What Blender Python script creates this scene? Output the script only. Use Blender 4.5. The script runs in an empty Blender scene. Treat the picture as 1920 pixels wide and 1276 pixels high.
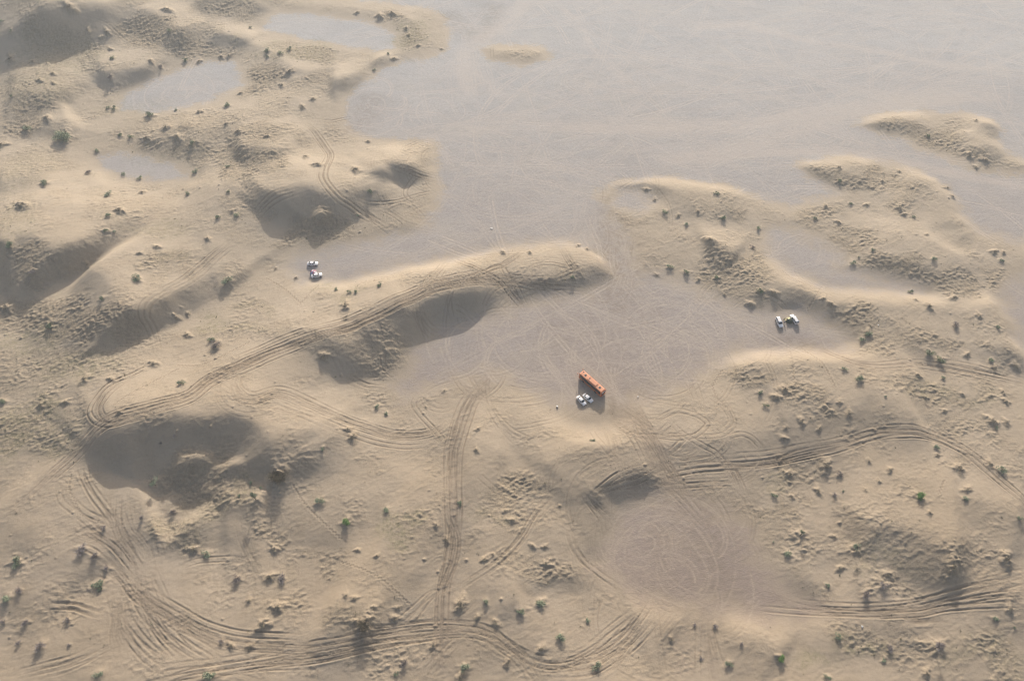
import bpy, bmesh, math, random
import numpy as np
from mathutils import Vector, Matrix
random.seed(11)
rng = np.random.default_rng(5)
scene = bpy.context.scene
COL = scene.collection

# ------------------------------------------------------------------ survey of the place
# positions were measured off an aerial view: a surveyed point is turned into a ground point once, here
CAM_H, PITCH, FPX = 235.0, math.radians(55.0), 1400.0
SP, CP = math.sin(PITCH), math.cos(PITCH)
def ground(px, py, z=0.0):
    u = (np.asarray(px, float)-960.0)/FPX; v = (np.asarray(py, float)-638.0)/FPX
    dz = -(SP + v*CP); dy = CP - v*SP
    t = (z-CAM_H)/dz
    return u*t, dy*t
TILES = dict(A=(0,0,3),B=(640,0,3),C=(1280,0,3),D=(0,425,3),E=(640,425,3),F=(1280,425,3),
             G=(0,850,3),H=(640,850,3),I=(1280,850,3),J=(1120,680,6),K=(0,850,6),P=(0,0,1))
def tl(t, pts):
    ox, oy, s = TILES[t]
    return [(ox+x/s, oy+y/s) for x, y in pts]

# ------------------------------------------------------------------ noise
_perm = np.random.default_rng(3).permutation(4096).astype(np.int64)
_ang = np.random.default_rng(4).uniform(0, 2*np.pi, 4096)
_gx, _gy = np.cos(_ang).astype(np.float32), np.sin(_ang).astype(np.float32)
def perlin(x, y, seed=0):
    xi = np.floor(x).astype(np.int64); yi = np.floor(y).astype(np.int64)
    xf = (x-xi).astype(np.float32); yf = (y-yi).astype(np.float32)
    def g(i, j, fx, fy):
        h = _perm[(_perm[(i+seed*57) & 4095] + j) & 4095]
        return _gx[h]*fx + _gy[h]*fy
    u = xf*xf*xf*(xf*(xf*6-15)+10); v = yf*yf*yf*(yf*(yf*6-15)+10)
    a = g(xi, yi, xf, yf); b = g(xi+1, yi, xf-1, yf)
    c = g(xi, yi+1, xf, yf-1); d = g(xi+1, yi+1, xf-1, yf-1)
    return (a+(b-a)*u) + ((c+(d-c)*u)-(a+(b-a)*u))*v
def sstep(a, b, x):
    t = np.clip((x-a)/(b-a), 0, 1); return t*t*(3-2*t)

# ------------------------------------------------------------------ coarse relief (1 m grid)
CX0, CX1, CY0, CY1 = -420, 420, -10, 560
cx = np.arange(CX0, CX1+1, 1.0); cy = np.arange(CY0, CY1+1, 1.0)
GX, GY = np.meshgrid(cx, cy)                      # [y, x]
w1 = perlin(GX/22, GY/22, 1)*5 + perlin(GX/8, GY/8, 2)*1.8
w2 = perlin(GX/22+40, GY/22, 3)*5 + perlin(GX/8, GY/8+9, 4)*1.8
WX, WY = GX+w1, GY+w2

def poly_sd(poly, X, Y):                          # signed distance, negative inside
    P = np.array(poly); n = len(P)
    d2 = np.full(X.shape, 1e12); ins = np.zeros(X.shape, bool)
    for i in range(n):
        x0, y0 = P[i]; x1, y1 = P[(i+1) % n]
        ex, ey = x1-x0, y1-y0
        t = np.clip(((X-x0)*ex+(Y-y0)*ey)/(ex*ex+ey*ey+1e-9), 0, 1)
        d2 = np.minimum(d2, (X-x0-t*ex)**2+(Y-y0-t*ey)**2)
        c = ((y0 > Y) != (y1 > Y)) & (X < (x1-x0)*(Y-y0)/((y1-y0) if abs(y1-y0) > 1e-9 else 1e-9)+x0)
        ins ^= c
    d = np.sqrt(d2); return np.where(ins, -d, d)
def gpoly(pts):
    return [tuple(float(q) for q in ground(x, y)) for x, y in pts]

FLATS = [
 [(555,-14),(620,-6),(700,2),(800,14),(838,34),(842,60),(842,90),(800,112),(757,114),(725,128),(693,150),(657,180),(650,215),(655,248),(720,262),(815,262),(826,275),(818,310),(830,335),(828,370),(802,410),(790,432),(745,444),(690,455),(620,470),(560,480),(543,500),(570,522),(640,528),(700,512),(770,497),(850,482),(950,462),(1050,450),(1110,455),(1150,488),(1157,520),(1110,542),(1050,558),(960,580),(880,600),(825,620),(790,650),(772,690),(742,722),(765,738),(830,714),(900,702),(950,697),(985,722),(1040,748),(1130,745),(1210,740),(1275,718),(1330,680),(1400,655),(1480,650),(1560,655),(1590,640),(1550,610),(1500,590),(1400,582),(1320,555),(1250,522),(1190,512),(1172,480),(1160,440),(1135,400),(1115,365),(1145,342),(1230,332),(1300,335),(1385,352),(1440,374),(1475,388),(1520,376),(1560,362),(1530,342),(1480,315),(1500,300),(1570,291),(1640,296),(1700,312),(1760,335),(1795,370),(1805,400),(1840,432),(1880,446),(1990,470),(2600,560),(4200,300),(3500,-330),(300,-330),(380,-120),(480,-40)],
 [(493,52),(525,24),(580,28),(640,33),(700,44),(738,62),(748,88),(700,95),(640,84),(560,70)],
 [(1440,440),(1452,432),(1490,440),(1535,457),(1570,470),(1585,490),(1570,502),(1610,514),(1690,532),(1740,546),(1640,545),(1540,537),(1488,513),(1450,480)],
 [(224,195),(235,180),(283,157),(333,133),(383,120),(440,117),(455,157),(400,187),(333,203),(283,210),(233,207)],
 [(183,297),(225,288),(283,297),(325,312),(350,332),(283,335),(225,325),(192,312)],
 [(1148,1000),(1165,962),(1210,940),(1280,945),(1340,958),(1390,985),(1410,1030),(1450,1085),(1520,1135),(1460,1150),(1350,1138),(1230,1120),(1160,1095),(1130,1050)],
 [(1885,560),(1910,525),(1960,500),(2100,520),(2100,700),(1960,700),(1915,640)],
 [(1160,355),(1200,358),(1222,378),(1190,398),(1155,385)],
]
ISLANDS = [
 [(600,10),(640,10),(720,13),(800,22),(835,40),(840,90),(800,110),(755,102),(742,92),(737,65),(700,46),(640,35),(590,28)],
 [(900,90),(925,83),(1010,85),(1032,95),(1030,115),(1000,123),(950,121),(915,112)],
 [(1600,235),(1640,215),(1700,208),(1810,210),(1860,222),(1878,240),(1870,262),(1900,292),(1960,308),(2100,330),(2100,360),(1960,335),(1880,328),(1830,325),(1790,305),(1720,285),(1690,262),(1640,250)],
]
sd_flat = np.full(GX.shape, 1e9)
for f in FLATS: sd_flat = np.minimum(sd_flat, poly_sd(gpoly(f), GX+w1*.35, GY+w2*.35))
for f in ISLANDS: sd_flat = np.maximum(sd_flat, -poly_sd(gpoly(f), GX+w1*.3, GY+w2*.3))
# sd_flat < 0: clay pan, > 0: sand.

# crest lines: (points, height, steep width, back width, softness); the steep face lies on the right hand of the line
R = []
def ridge(pts, h, wf, wb, soft=1.5, t='P', tap=.27, base=1.0, hol=0, wh=50): R.append((tl(t, pts), h*.8, wf, wb, soft, tap, base*.8, hol, wh))
ridge([(-160,-30),(-60,-18),(20,-8),(75,4),(112,42),(128,62)], 19, 52, 66, 2, base=3)
ridge([(228,28),(262,26),(300,34),(342,62),(372,74)], 5, 20, 24, 1.5)
ridge([(375,68),(430,62),(480,72)], 2.5, 9, 22, 2)
ridge([(345,14),(400,2),(460,0),(510,12)], 4, 22, 20, 2)
ridge([(165,148),(200,136),(260,128),(305,130)], 4.5, 14, 30, 1.2)
ridge([(608,150),(640,148),(690,146)], 4, 14, 18, 1.2)
ridge([(690,108),(715,114),(745,108)], 2, 7, 12, 1)
ridge([(425,284),(460,276),(495,280),(540,298)], 5, 17, 26, 1.5)
ridge([(484,402),(520,372),(560,360),(600,362),(640,380),(668,402)], 6.6, 21, 34, 1.8)
ridge([(702,345),(712,322),(735,308),(765,310),(795,330)], 6, 12, 20, 1.0, tap=.3, hol=2, wh=20)
ridge([(-60,480),(0,458),(40,445),(75,446),(110,470),(145,500)], 12, 34, 44, 1.5, base=3)
ridge([(130,492),(165,508),(195,522),(218,552),(255,578),(285,610)], 11, 30, 40, 1.5, base=3)
ridge([(386,520),(420,512),(452,530)], 2.5, 14, 26, 3)
ridge([(612,715),(628,685),(655,645),(690,618),(730,585),(790,560),(845,549),(905,547),(955,556)], 7.6, 17.5, 46, 2.2, tap=.2)
ridge([(660,648),(678,622),(705,602),(745,577),(800,560)], 8.6, 13, 30, 2.0, tap=.3)
ridge([(930,525),(1000,523),(1060,530),(1110,528)], 3.2, 14, 34, 3)
ridge([(1060,520),(1110,512),(1145,497),(1156,485)], 3.4, 12, 30, 3)
ridge([(142,872),(165,843),(200,818),(255,796),(330,784),(410,776),(470,792),(515,832),(535,872),(546,910)], 9.6, 27, 38, 1.6, tap=.23, base=3, hol=3.8, wh=50)
ridge([(535,800),(580,806),(640,836)], 3.5, 18, 24, 2.5)
ridge([(1080,960),(1088,930),(1112,908),(1160,893),(1215,888),(1255,890)], 4.2, 14, 30, 1.6)
ridge([(1440,432),(1452,470),(1488,512),(1540,534),(1640,544),(1720,556),(1800,576),(1880,604)], 3.6, 34, 18, 2.5)
ridge([(1330,672),(1440,650),(1530,665),(1600,700),(1680,742),(1735,780)], 5.5, 40, 24, 2)
ridge([(1615,770),(1670,785),(1720,790),(1740,786)], 3, 18, 26, 2.5)
ridge([(1575,976),(1620,975),(1680,990),(1750,1014),(1845,1042)], 6.6, 17, 34, 1.4, tap=.24)
ridge([(1465,1106),(1500,1113),(1552,1120)], 1.6, 5, 14, .8)
ridge([(1600,1112),(1650,1105),(1680,1110)], 1.8, 7, 14, 1)
ridge([(1680,300),(1750,330),(1795,370),(1830,420),(1870,440)], 3, 26, 12, 2)
ridge([(1800,205),(1860,222),(1876,240),(1870,262),(1905,295)], 3, 20, 9, 1.5)
ridge([(1850,530),(1878,570),(1895,600),(1912,650),(1925,700)], 4.5, 24, 16, 1.5)
ridge([(1120,350),(1180,332),(1300,336),(1390,355),(1440,378)], 2.6, 26, 12, 2.5)
ridge([(1480,305),(1570,292),(1660,300)], 2.2, 20, 10, 2)
ridge([(1605,228),(1660,212),(1760,208)], 2.4, 18, 10, 2)
ridge([(70,390),(120,367),(205,360)], 3, 16, 30, 2)
ridge([(60,870),(95,905),(100,955),(70,1010),(20,1060)], 2.4, 30, 24, 2.5)
ridge([(-40,990),(10,1000),(60,995),(110,1005)], 2.5, 16, 24, 2)
ridge([(40,1040),(90,1052),(150,1062),(190,1085)], 2.6, 20, 16, 2.5)
ridge([(595,1130),(640,1140),(690,1150),(740,1165)], 4, 18, 24, 2)
ridge([(925,1122),(955,1125),(985,1112)], 1.8, 8, 16, 1.5)
ridge([(850,868),(900,876),(950,884)], 2.4, 16, 26, 3)
ridge([(1000,905),(1050,880),(1110,860),(1170,850)], 3, 46, 30, 4)
ridge([(30,600),(110,590),(200,600),(260,625)], 3.5, 16, 20, 1.5)
ridge([(1310,468),(1350,466),(1395,482)], 3.2, 12, 16, 1.4)
ridge([(1600,470),(1680,480),(1760,505),(1820,535)], 2.2, 12, 20, 1.6)
ridge([(1370,690),(1430,692),(1470,705)], 2.6, 12, 18, 2)
ridge([(1480,725),(1520,730),(1570,745)], 2.2, 9, 16, 1.5)
ridge([(1640,705),(1700,702),(1730,698)], 2.6, 8, 16, 1.2)
ridge([(1310,100-100),(1320,-60)], 0.01, 5, 5)
ridge([(0,185),(60,180),(130,195)], 4, 22, 30, 2)
ridge([(60,225),(110,228),(150,215)], 3, 14, 20, 2)
ridge([(330,238),(370,236)], 1.6, 5, 12, 1)
ridge([(1330,600),(1420,600)], 0.01, 10, 10)
ridge([(400,1000),(460,985),(520,975)], 2, 20, 24, 3)
ridge([(470,700),(560,700),(620,735)], 3, 24, 26, 3)
ridge([(690,1010),(760,1040),(820,1060)], 2.2, 26, 26, 4)
ridge([(980,1010),(1040,1020),(1075,1060),(1090,1110)], 1.8, 26, 20, 4)
ridge([(1480,1160),(1600,1165),(1740,1160)], 2.2, 12, 14, 1.6)
ridge([(330,345),(400,352),(470,345)], 3, 18, 24, 2)
ridge([(-20,365),(60,340),(120,330)], 3, 18, 24, 2)
ridge([(240,255),(330,262),(420,275)], 2.2, 12, 18, 2)
ridge([(1340,1180),(1420,1190),(1480,1230)], 2.4, 16, 20, 2)
ridge([(1180,1180),(1240,1170),(1280,1190)], 1.6, 14, 16, 2)
ridge([(860,1080),(930,1085),(1000,1100)], 1.8, 14, 20, 2.5)
ridge([(1790,940),(1860,955),(1930,985)], 3, 24, 20, 2)

def polyeval(poly, X, Y):
    """distance, side (+ = right hand), parameter 0..1 along"""
    P = np.array(poly); seg = np.hypot(*(P[1:]-P[:-1]).T); L = seg.sum(); acc = 0
    best = np.full(X.shape, 1e12); side = np.zeros(X.shape); par = np.zeros(X.shape)
    for i in range(len(P)-1):
        x0, y0 = P[i]; ex, ey = P[i+1]-P[i]; l2 = ex*ex+ey*ey
        tr = ((X-x0)*ex+(Y-y0)*ey)/l2; t = np.clip(tr, 0, 1)
        d2 = (X-x0-t*ex)**2+(Y-y0-t*ey)**2
        s = ((X-x0)*ey-(Y-y0)*ex)/math.sqrt(l2)
        m = d2 < best-1e-6
        tie = (np.abs(d2-best) <= 1e-6*(1+best)) & (np.abs(s) > np.abs(side))
        m = m | tie
        best = np.where(m, d2, best); side = np.where(m, s, side); par = np.where(m, (acc+t*seg[i])/L, par)
        acc += seg[i]
    return np.sqrt(best), side, par
def catmull(pts, step):
    P = np.array(pts, float); P = np.vstack([2*P[0]-P[1], P, 2*P[-1]-P[-2]])
    out = []
    for i in range(1, len(P)-2):
        p0, p1, p2, p3 = P[i-1:i+3]; n = max(2, int(np.hypot(*(p2-p1))/step))
        t = (np.arange(n)/n)[:, None]
        out.append(.5*((2*p1)+(-p0+p2)*t+(2*p0-5*p1+4*p2-p3)*t*t+(-p0+3*p1-3*p2+p3)*t**3))
    out.append(P[-2][None]); return np.vstack(out)

def blur(Z, n):
    for _ in range(n):
        Zp = np.pad(Z, 1, mode='edge')
        Z = (Zp[:-2,1:-1]+Zp[2:,1:-1]+Zp[1:-1,:-2]+Zp[1:-1,2:]+4*Zp[1:-1,1:-1])/8
    return Z
zmax = np.zeros(GX.shape); KS = 0.9
acc = np.ones(GX.shape)        # smooth max accumulator exp(k*z)
HOL = np.zeros(GX.shape)
for pts, h, wf, wb, soft, tap, base, hol, wh in R:
    if h < .1: continue
    gp = [tuple(float(q) for q in ground(x, y, h*.95+base)) for x, y in pts]
    cr = catmull(gp, 6.0)
    x0, x1 = cr[:,0].min()-wb*1.5, cr[:,0].max()+wb*1.5; y0, y1 = cr[:,1].min()-wb*1.5, cr[:,1].max()+wb*1.5
    xs = slice(max(0, int(x0-CX0)), max(1, int(x1-CX0))); ys = slice(max(0, int(y0-CY0)), max(1, int(y1-CY0)))
    X = GX[ys, xs]+w1[ys, xs]*.5; Y = GY[ys, xs]+w2[ys, xs]*.5
    if X.size == 0: continue
    d, s, p = polyeval(cr, X, Y)
    amp = sstep(0, tap, p)*sstep(0, tap, 1-p)
    front = s > 0
    df = np.sqrt(d*d+soft*soft)-soft*.9
    wfv = wf*(.55+.45*amp)
    uf = np.clip(df/wfv, 0, 1.25); ub = np.clip(df/(wb*1.25), 0, 1)
    # steep face near the angle of repose with a concave foot, gentle back
    pf = np.where(uf < .8, 1-uf*1.08, 0); foot = (1.25-uf)/.45
    pf = np.where(uf >= .8, (1-.8*1.08)*np.clip(foot, 0, 1)**2, pf)
    pb = (1-ub**1.35)**2
    wgt = sstep(-2.2, 2.2, s*(1.0))
    z = h*amp*(pf*wgt+pb*(1-wgt))
    if hol:
        uh = d/wh; ah = sstep(0, .3, p)*sstep(0, .3, 1-p)
        HOL[ys, xs] += -hol*ah*sstep(0, .5, uh)*(1-sstep(.4, 1.45, uh))*(s > 0)
    acc[ys, xs] += np.exp(KS*np.clip(z, 0, 30))-1
ZR = np.log(acc)/KS
dsand = np.clip(sd_flat, 0, None)
sandw = sstep(0, 16, dsand)
gentle = (perlin(GX/75, GY/52, 11)*3.1 + perlin(GX/34, GY/24, 12)*1.45 + perlin(GX/15, GY/12, 13)*.36)
gentle = gentle - perlin(GX/120, GY/90, 14)*0
leftrise = 1.0*sstep(0, 220, -GX)
ZC = sstep(-1, 11, sd_flat)*ZR + sstep(0, 34, dsand)*(1.5+gentle+1.6*sstep(8, 60, dsand)+leftrise) + .35*sstep(-3, 8, sd_flat)
ZC += blur(HOL, 3)
ZC += perlin(GX/60, GY/60, 15)*.12*(1-sandw)
ZC = blur(ZC, 2)
for px_, py_, rx_, ry_, hh_ in [(350,866,4,3,1.5),(380,860,4,2.5,1.6),(333,886,3,4,1.3),(415,880,4,2.5,1.5),(440,872,3,2,1.4),(372,900,8,6,1.6),(410,915,7,5,1.4),(600,402,3.5,3,1.7),(330,985,9,6,2.2),(305,940,5,4,1.4),(480,935,9,5,1.2)]:
    mx_, my_ = ground(px_, py_, 6)
    ZC += hh_*np.exp(-(((GX+w1*.4-mx_)/rx_)**2+((GY+w2*.4-my_)/ry_)**2)**1.2)

def csample(Z, x, y):                             # bilinear on the coarse grid
    fx = np.clip((np.asarray(x)-CX0), 0, len(cx)-1.001); fy = np.clip((np.asarray(y)-CY0), 0, len(cy)-1.001)
    i = fx.astype(int); j = fy.astype(int); a = fx-i; b = fy-j
    return (Z[j,i]*(1-a)+Z[j,i+1]*a)*(1-b)+(Z[j+1,i]*(1-a)+Z[j+1,i+1]*a)*b
def place(px, py):                                # surveyed point -> point on the relief
    z = 0.0*np.asarray(px, float)
    for _ in range(14):
        x, y = ground(px, py, z); z = .5*z+.5*csample(ZC, x, y)
    x, y = ground(px, py, z); return x, y
HAZE, SUN, SKY = 0.00022, 5.0, 0.15

# ------------------------------------------------------------------ shrub survey: tile -> (x, y, size, kind)
SH = {
'A':"940,60,40,k 10,120,20,g 60,180,25,g 60,340,40,k 395,55,50,k 495,180,25,k 605,188,28,k 575,215,22,k 620,280,25,k 635,330,30,g 265,358,18,k 955,180,30,g 1410,160,20,g 625,445,35,d 905,380,25,d 1043,345,34,g 1120,350,24,k 1245,325,26,k 1290,320,28,k 1503,290,36,g 1505,323,24,g 1580,305,32,g 1627,280,32,g 1630,410,40,k 1585,485,28,k 850,348,26,k 610,608,26,g 640,615,34,g 845,655,50,g 990,620,22,g 1275,598,36,g 1120,635,32,k 935,722,34,k 1270,703,28,k 1340,745,34,k 680,760,30,g 738,775,32,g 998,780,46,k 1085,812,42,g 825,780,34,k 362,785,104,b 155,730,50,g 10,820,40,k 65,545,22,g 545,850,28,g 500,975,30,d 695,982,30,g 785,1003,34,g 255,1035,50,g 1055,1092,32,g 1283,1080,26,g 1098,968,34,g 1283,938,26,g 1350,527,20,k 1785,930,38,k 1720,885,30,k 800,1085,30,k 615,1100,50,g 610,1215,36,g 678,1190,48,k 1230,1225,34,g 1332,1213,34,g 1307,1190,24,k 130,1165,60,k 265,670,40,k 185,350,20,k 300,418,26,k 225,455,28,k 300,470,24,k 1760,560,26,k 1700,605,30,k 1500,770,24,k",
'B':"285,80,34,k 215,100,40,k 88,75,22,k 365,165,26,k 380,200,22,k 430,260,22,k 565,278,14,k 265,305,20,g 297,335,26,k 185,395,20,g 80,960,44,k 163,1083,38,g 92,1212,26,g 1715,1068,22,k 1762,1125,20,k 1822,1195,36,g 1895,1215,22,k 150,798,20,k",
'C':"1378,770,30,g 1650,680,20,k 878,945,24,k 882,1020,32,g 1120,1020,20,k 1217,965,18,k 190,1090,30,g 85,1192,22,k 228,1232,36,g 942,1148,28,g 1035,1155,24,k 803,1160,24,k 1218,1170,34,k 742,1230,30,g 872,1250,24,k 1300,1222,24,g 1245,1210,24,k 1490,1058,28,k 1518,1108,24,k 20,1265,28,g 1648,943,22,k 1700,905,32,k 1610,880,36,k",
'D':"597,25,32,g 645,30,24,g 1168,70,26,k 882,115,28,k 783,152,24,k 60,110,54,g 180,258,36,d 490,218,26,k 772,295,54,g 1285,315,60,g 575,408,36,g 35,465,50,k 285,560,54,g 995,515,28,k 1060,493,24,k 1055,612,34,k 1188,640,40,g 1212,675,60,d 1550,237,18,k 1665,290,20,k 1890,355,26,g 865,772,36,k 478,862,44,k 620,858,30,k 1022,885,48,g 232,1008,36,k 15,985,44,g 370,990,36,k 668,1045,24,k 985,1180,22,d 908,1222,22,d 1815,1250,30,g 1825,735,46,k",
'E':"215,330,34,g 45,370,26,g 82,368,26,g 25,450,50,k 28,512,24,k 910,147,28,k 1060,148,24,k 1332,108,22,k 1383,130,22,k 1303,290,32,g 1773,275,26,k 1847,232,40,g 200,1015,36,g 252,1052,30,g 475,1015,18,k 578,925,20,k 1413,1195,26,g 767,1140,26,k 760,1258,26,k 35,1140,32,k 65,1190,46,k",
'F':"428,12,30,g 155,80,46,k 393,120,26,d 1068,130,28,g 990,172,16,g 953,205,38,g 1410,185,36,g 1790,193,32,g 1373,45,18,k 1750,145,32,k 1803,148,24,k 20,262,38,g 190,290,34,g 88,300,22,k 433,365,40,g 513,378,36,k 790,405,22,k 835,440,30,k 235,382,20,k 380,440,36,k 1278,365,30,g 1310,412,20,k 1045,605,48,g 1010,640,38,g 1385,718,54,g 1448,755,54,g 1598,725,32,k 1733,755,34,g 1748,800,34,k 1873,790,34,k 908,805,32,g 992,862,50,g 435,935,34,g 530,963,38,k 570,920,44,k 467,1005,32,g 1463,852,28,g 1773,568,32,g 1535,560,38,d 1668,505,30,k 1525,402,34,k 1385,452,40,k 1570,942,20,k 1800,930,26,k 1815,985,34,k 1470,1038,28,k 880,990,26,k 935,1055,34,k 668,1100,36,k 582,1133,20,k 768,1138,26,k 1140,955,18,g 568,1192,30,k 1740,1100,50,k 1762,1130,24,g 1820,1105,34,k 1425,1242,40,g 1325,838,28,k 1365,965,20,k",
'G':"882,185,54,t 797,365,34,d 585,420,30,d 468,548,62,d 540,580,40,d 600,650,40,d 92,618,70,g 110,775,40,d 45,820,60,g 558,752,74,g 1443,262,48,t 1800,275,54,g 1413,165,22,g 1468,192,18,g 1570,165,112,r 1163,568,52,g 1090,545,44,k 1545,540,40,k 1333,710,44,d 1585,705,54,d 1520,700,50,k 1480,970,60,k 1400,830,30,k 145,950,40,d 383,942,40,d 105,1065,30,d 232,1090,54,d 1248,1055,32,d 1300,1085,36,k 1405,1090,36,k 392,1075,24,d 558,1240,52,g 1180,1255,80,g 1560,870,56,k 1345,240,26,g 975,330,36,d 20,945,30,d",
'H':"30,390,62,e 255,322,42,g 667,285,34,g 122,990,92,r 300,930,36,k 72,815,30,k 25,800,26,k 182,870,30,k 318,868,24,k 670,855,64,k 815,835,38,g 1125,845,62,g 1005,890,48,g 765,925,28,k 870,958,34,k 1233,1035,54,g 1125,1105,40,k 1385,935,32,g 933,1180,38,k 1430,1195,58,g 693,1205,58,g 518,1080,34,k 352,1180,44,d 310,1240,30,g 670,1265,46,k 1145,525,26,k 1075,522,26,k 805,597,32,k 853,567,16,k 1150,620,36,k 1288,630,18,k 920,325,24,k 960,378,30,k 590,490,34,k 533,405,26,k 92,545,24,k 200,578,24,k 1855,1050,28,k 1228,295,14,k",
'I':"515,235,36,g 612,245,28,k 762,215,36,k 850,235,28,d 902,210,16,g 603,120,40,k 1028,205,18,k 1103,155,22,k 1163,95,30,k 1047,45,24,k 1432,10,24,k 803,75,56,k 880,120,34,d 1325,245,66,e 1790,95,52,g 1727,65,40,k 1600,205,36,k 1585,255,36,g 1388,335,26,k 1893,365,26,g 1555,90,50,k 660,460,38,t 590,565,52,g 510,495,14,g 850,470,28,k 960,545,50,t 1520,645,62,k 1820,600,62,k 815,745,34,g 1030,800,54,d 1128,745,46,d 1840,877,38,k 1755,930,36,g 1865,975,18,g 872,1030,46,g 1160,1095,40,d 1415,1095,58,s 1455,1085,34,d 1127,1165,28,g 552,1155,54,e 258,1190,48,g 180,970,34,d 65,962,22,d 330,1072,24,d 105,1150,24,d 812,1255,38,g 1370,1240,40,k 885,650,34,k 1150,685,40,k"}
SHRUBS = []
for t, s in SH.items():
    ox, oy, sc = TILES[t]
    for w in s.split():
        a, b, c, k = w.split(',')
        px, py = ox+float(a)/3, oy+float(b)/3; sz = float(c)/3
        if not (0 <= px < 1920): continue
        kk = SP+(py-638)/FPX*CP
        SHRUBS.append(dict(px=px, py=py, spx=sz, size=sz*CAM_H/(FPX*kk), kind=k))
_sx, _sy = place(np.array([s['px'] for s in SHRUBS]), np.array([s['py'] for s in SHRUBS]))
for s, x, y in zip(SHRUBS, _sx, _sy): s['x'], s['y'] = float(x), float(y)

# rough hummocky ground: cx cy rx ry strength
ROUGH = """120 90 70 30 .8|60 150 80 40 .7|285 60 60 25 1|350 85 50 15 .9|430 15 60 20 .8|400 105 60 10 .8|480 150 60 30 1|580 100 60 15 .8|590 150 30 20 .8|130 140 20 6 .8|60 205 40 25 .9|50 240 40 20 .9|350 230 110 30 .7|355 240 30 8 1|480 245 60 25 .9|300 280 100 20 .7|470 305 70 28 1|420 290 60 25 .8|570 265 30 15 .7|40 310 60 40 .6|260 390 60 30 .6|30 400 50 30 .6|200 365 30 12 .7|600 430 60 25 1|560 450 40 15 .8|730 35 30 10 1|770 70 30 20 .8|320 490 60 20 .9|50 490 50 30 1|60 590 90 30 1|170 600 110 30 1|250 620 40 30 1|130 570 60 20 .7|60 690 100 40 .7|200 680 80 30 .6|30 800 50 40 1|100 830 50 30 .7|450 620 60 15 .6|470 580 40 20 .6|370 905 60 45 1|340 990 40 30 .9|410 940 60 40 .8|520 1010 30 40 .8|600 1060 40 20 .6|530 1140 40 20 .7|660 1160 50 40 1|720 1240 60 30 .6|960 920 50 35 1|780 990 60 30 .6|950 975 50 20 .8|1000 1060 60 30 .8|1020 1080 30 12 1|740 650 50 40 .7|690 670 40 30 .7|1370 500 60 30 1|1390 550 60 20 .7|1350 380 60 20 .5|1380 395 30 15 .8|1540 320 40 20 .7|1640 320 30 12 1|1620 340 80 15 .8|1700 350 30 15 .8|1700 235 60 10 .8|1660 225 50 8 .7|1750 265 50 20 1|1800 290 40 15 .9|1840 320 30 6 .8|1530 400 40 20 .8|1700 390 30 20 .8|1610 435 40 15 .9|1680 500 70 25 1|1740 520 60 20 1|1800 540 40 15 .9|1600 460 50 10 .9|1880 540 30 30 .8|1620 590 30 15 1|1640 640 50 30 .8|1560 630 40 15 .7|1720 630 40 15 .8|1770 640 25 12 1|1400 705 50 15 1|1510 740 50 20 1|1550 755 30 15 1|1700 720 60 15 .8|1770 740 60 20 .8|1840 650 20 10 1|1820 800 50 20 .7|1840 730 20 15 .8|1480 890 40 20 .8|1450 970 40 20 .8|1550 870 30 12 .9|1500 920 50 20 .6|1650 1000 100 40 .6|1760 1040 80 30 .6|1850 1050 40 25 .6|1790 860 40 20 .8|1780 1070 25 15 1|1660 1100 60 20 .8|1500 1030 50 25 .6|1430 1060 30 20 .7|1600 1190 50 30 .7|1870 1230 60 40 .8|1700 1210 80 30 .6|1500 1100 40 12 .8|1180 1250 60 20 .3|970 100 50 12 .5"""
GRASS = """800 90 0 0 0|770 65 40 25 .9|560 95 70 20 .7|250 200 60 20 .4|120 110 90 30 .5|60 160 60 30 .5|290 430 60 15 .6|330 480 30 15 .5|400 605 30 14 .9|470 620 30 10 .7|470 580 40 12 .5|130 690 80 25 .7|60 640 60 25 .7|40 800 60 50 .8|110 820 50 40 .6|20 420 40 40 .5|740 1000 30 25 .9|770 985 20 20 .8|900 970 30 20 .6|400 960 50 40 .4|460 930 30 20 .5|1620 1210 60 20 .9|1520 1240 40 20 .9|1780 1210 60 20 .5|1650 1050 60 20 .5|1830 745 50 15 .6|1740 730 40 12 .6|620 540 30 12 .6|660 545 20 8 .8|340 990 40 20 .4|1460 905 30 12 .5|40 320 40 40 .4|300 290 80 20 .3|1880 1240 50 40 .4"""
def blobs(txt, gx, gy, wx, wy):
    """union of soft ellipses given in survey coordinates, evaluated on ground coordinates"""
    out = np.zeros(gx.shape, np.float32)
    for row in txt.split('|'):
        c = [float(q) for q in row.split()]
        if c[2] <= 0: continue
        x, y = place(np.array([c[0]]), np.array([c[1]])); x, y = float(x[0]), float(y[0])
        kk = SP+(c[1]-638)/FPX*CP; s = FPX*kk/CAM_H
        rx, ry = c[2]/s, c[3]/(s*kk)
        q = ((gx+wx-x)/rx)**2+((gy+wy-y)/ry)**2
        out = np.maximum(out, c[4]*(1-sstep(.2, 2.0, q)))
    return out
rw1, rw2 = perlin(GX/12, GY/12, 21)*9+perlin(GX/5, GY/5, 22)*3, perlin(GX/12+7, GY/12, 23)*9+perlin(GX/5+9, GY/5, 24)*3
RGH = blobs(ROUGH, GX, GY, rw1, rw2)
GRS = blobs(GRASS, GX, GY, rw1, rw2)
scat = sstep(.06, .34, perlin(GX/26, GY/17, 31)+.4*perlin(GX/9, GY/9, 32))*.55*(GX < 60)*(GY > 120) + sstep(.14, .4, perlin(GX/20, GY/15, 33)+.3*perlin(GX/7, GY/7, 34))*.5*(GX > 100)*(GY < 300) + sstep(.25,.45,perlin(GX/18, GY/14, 36))*.4*(GY<150)
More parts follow.
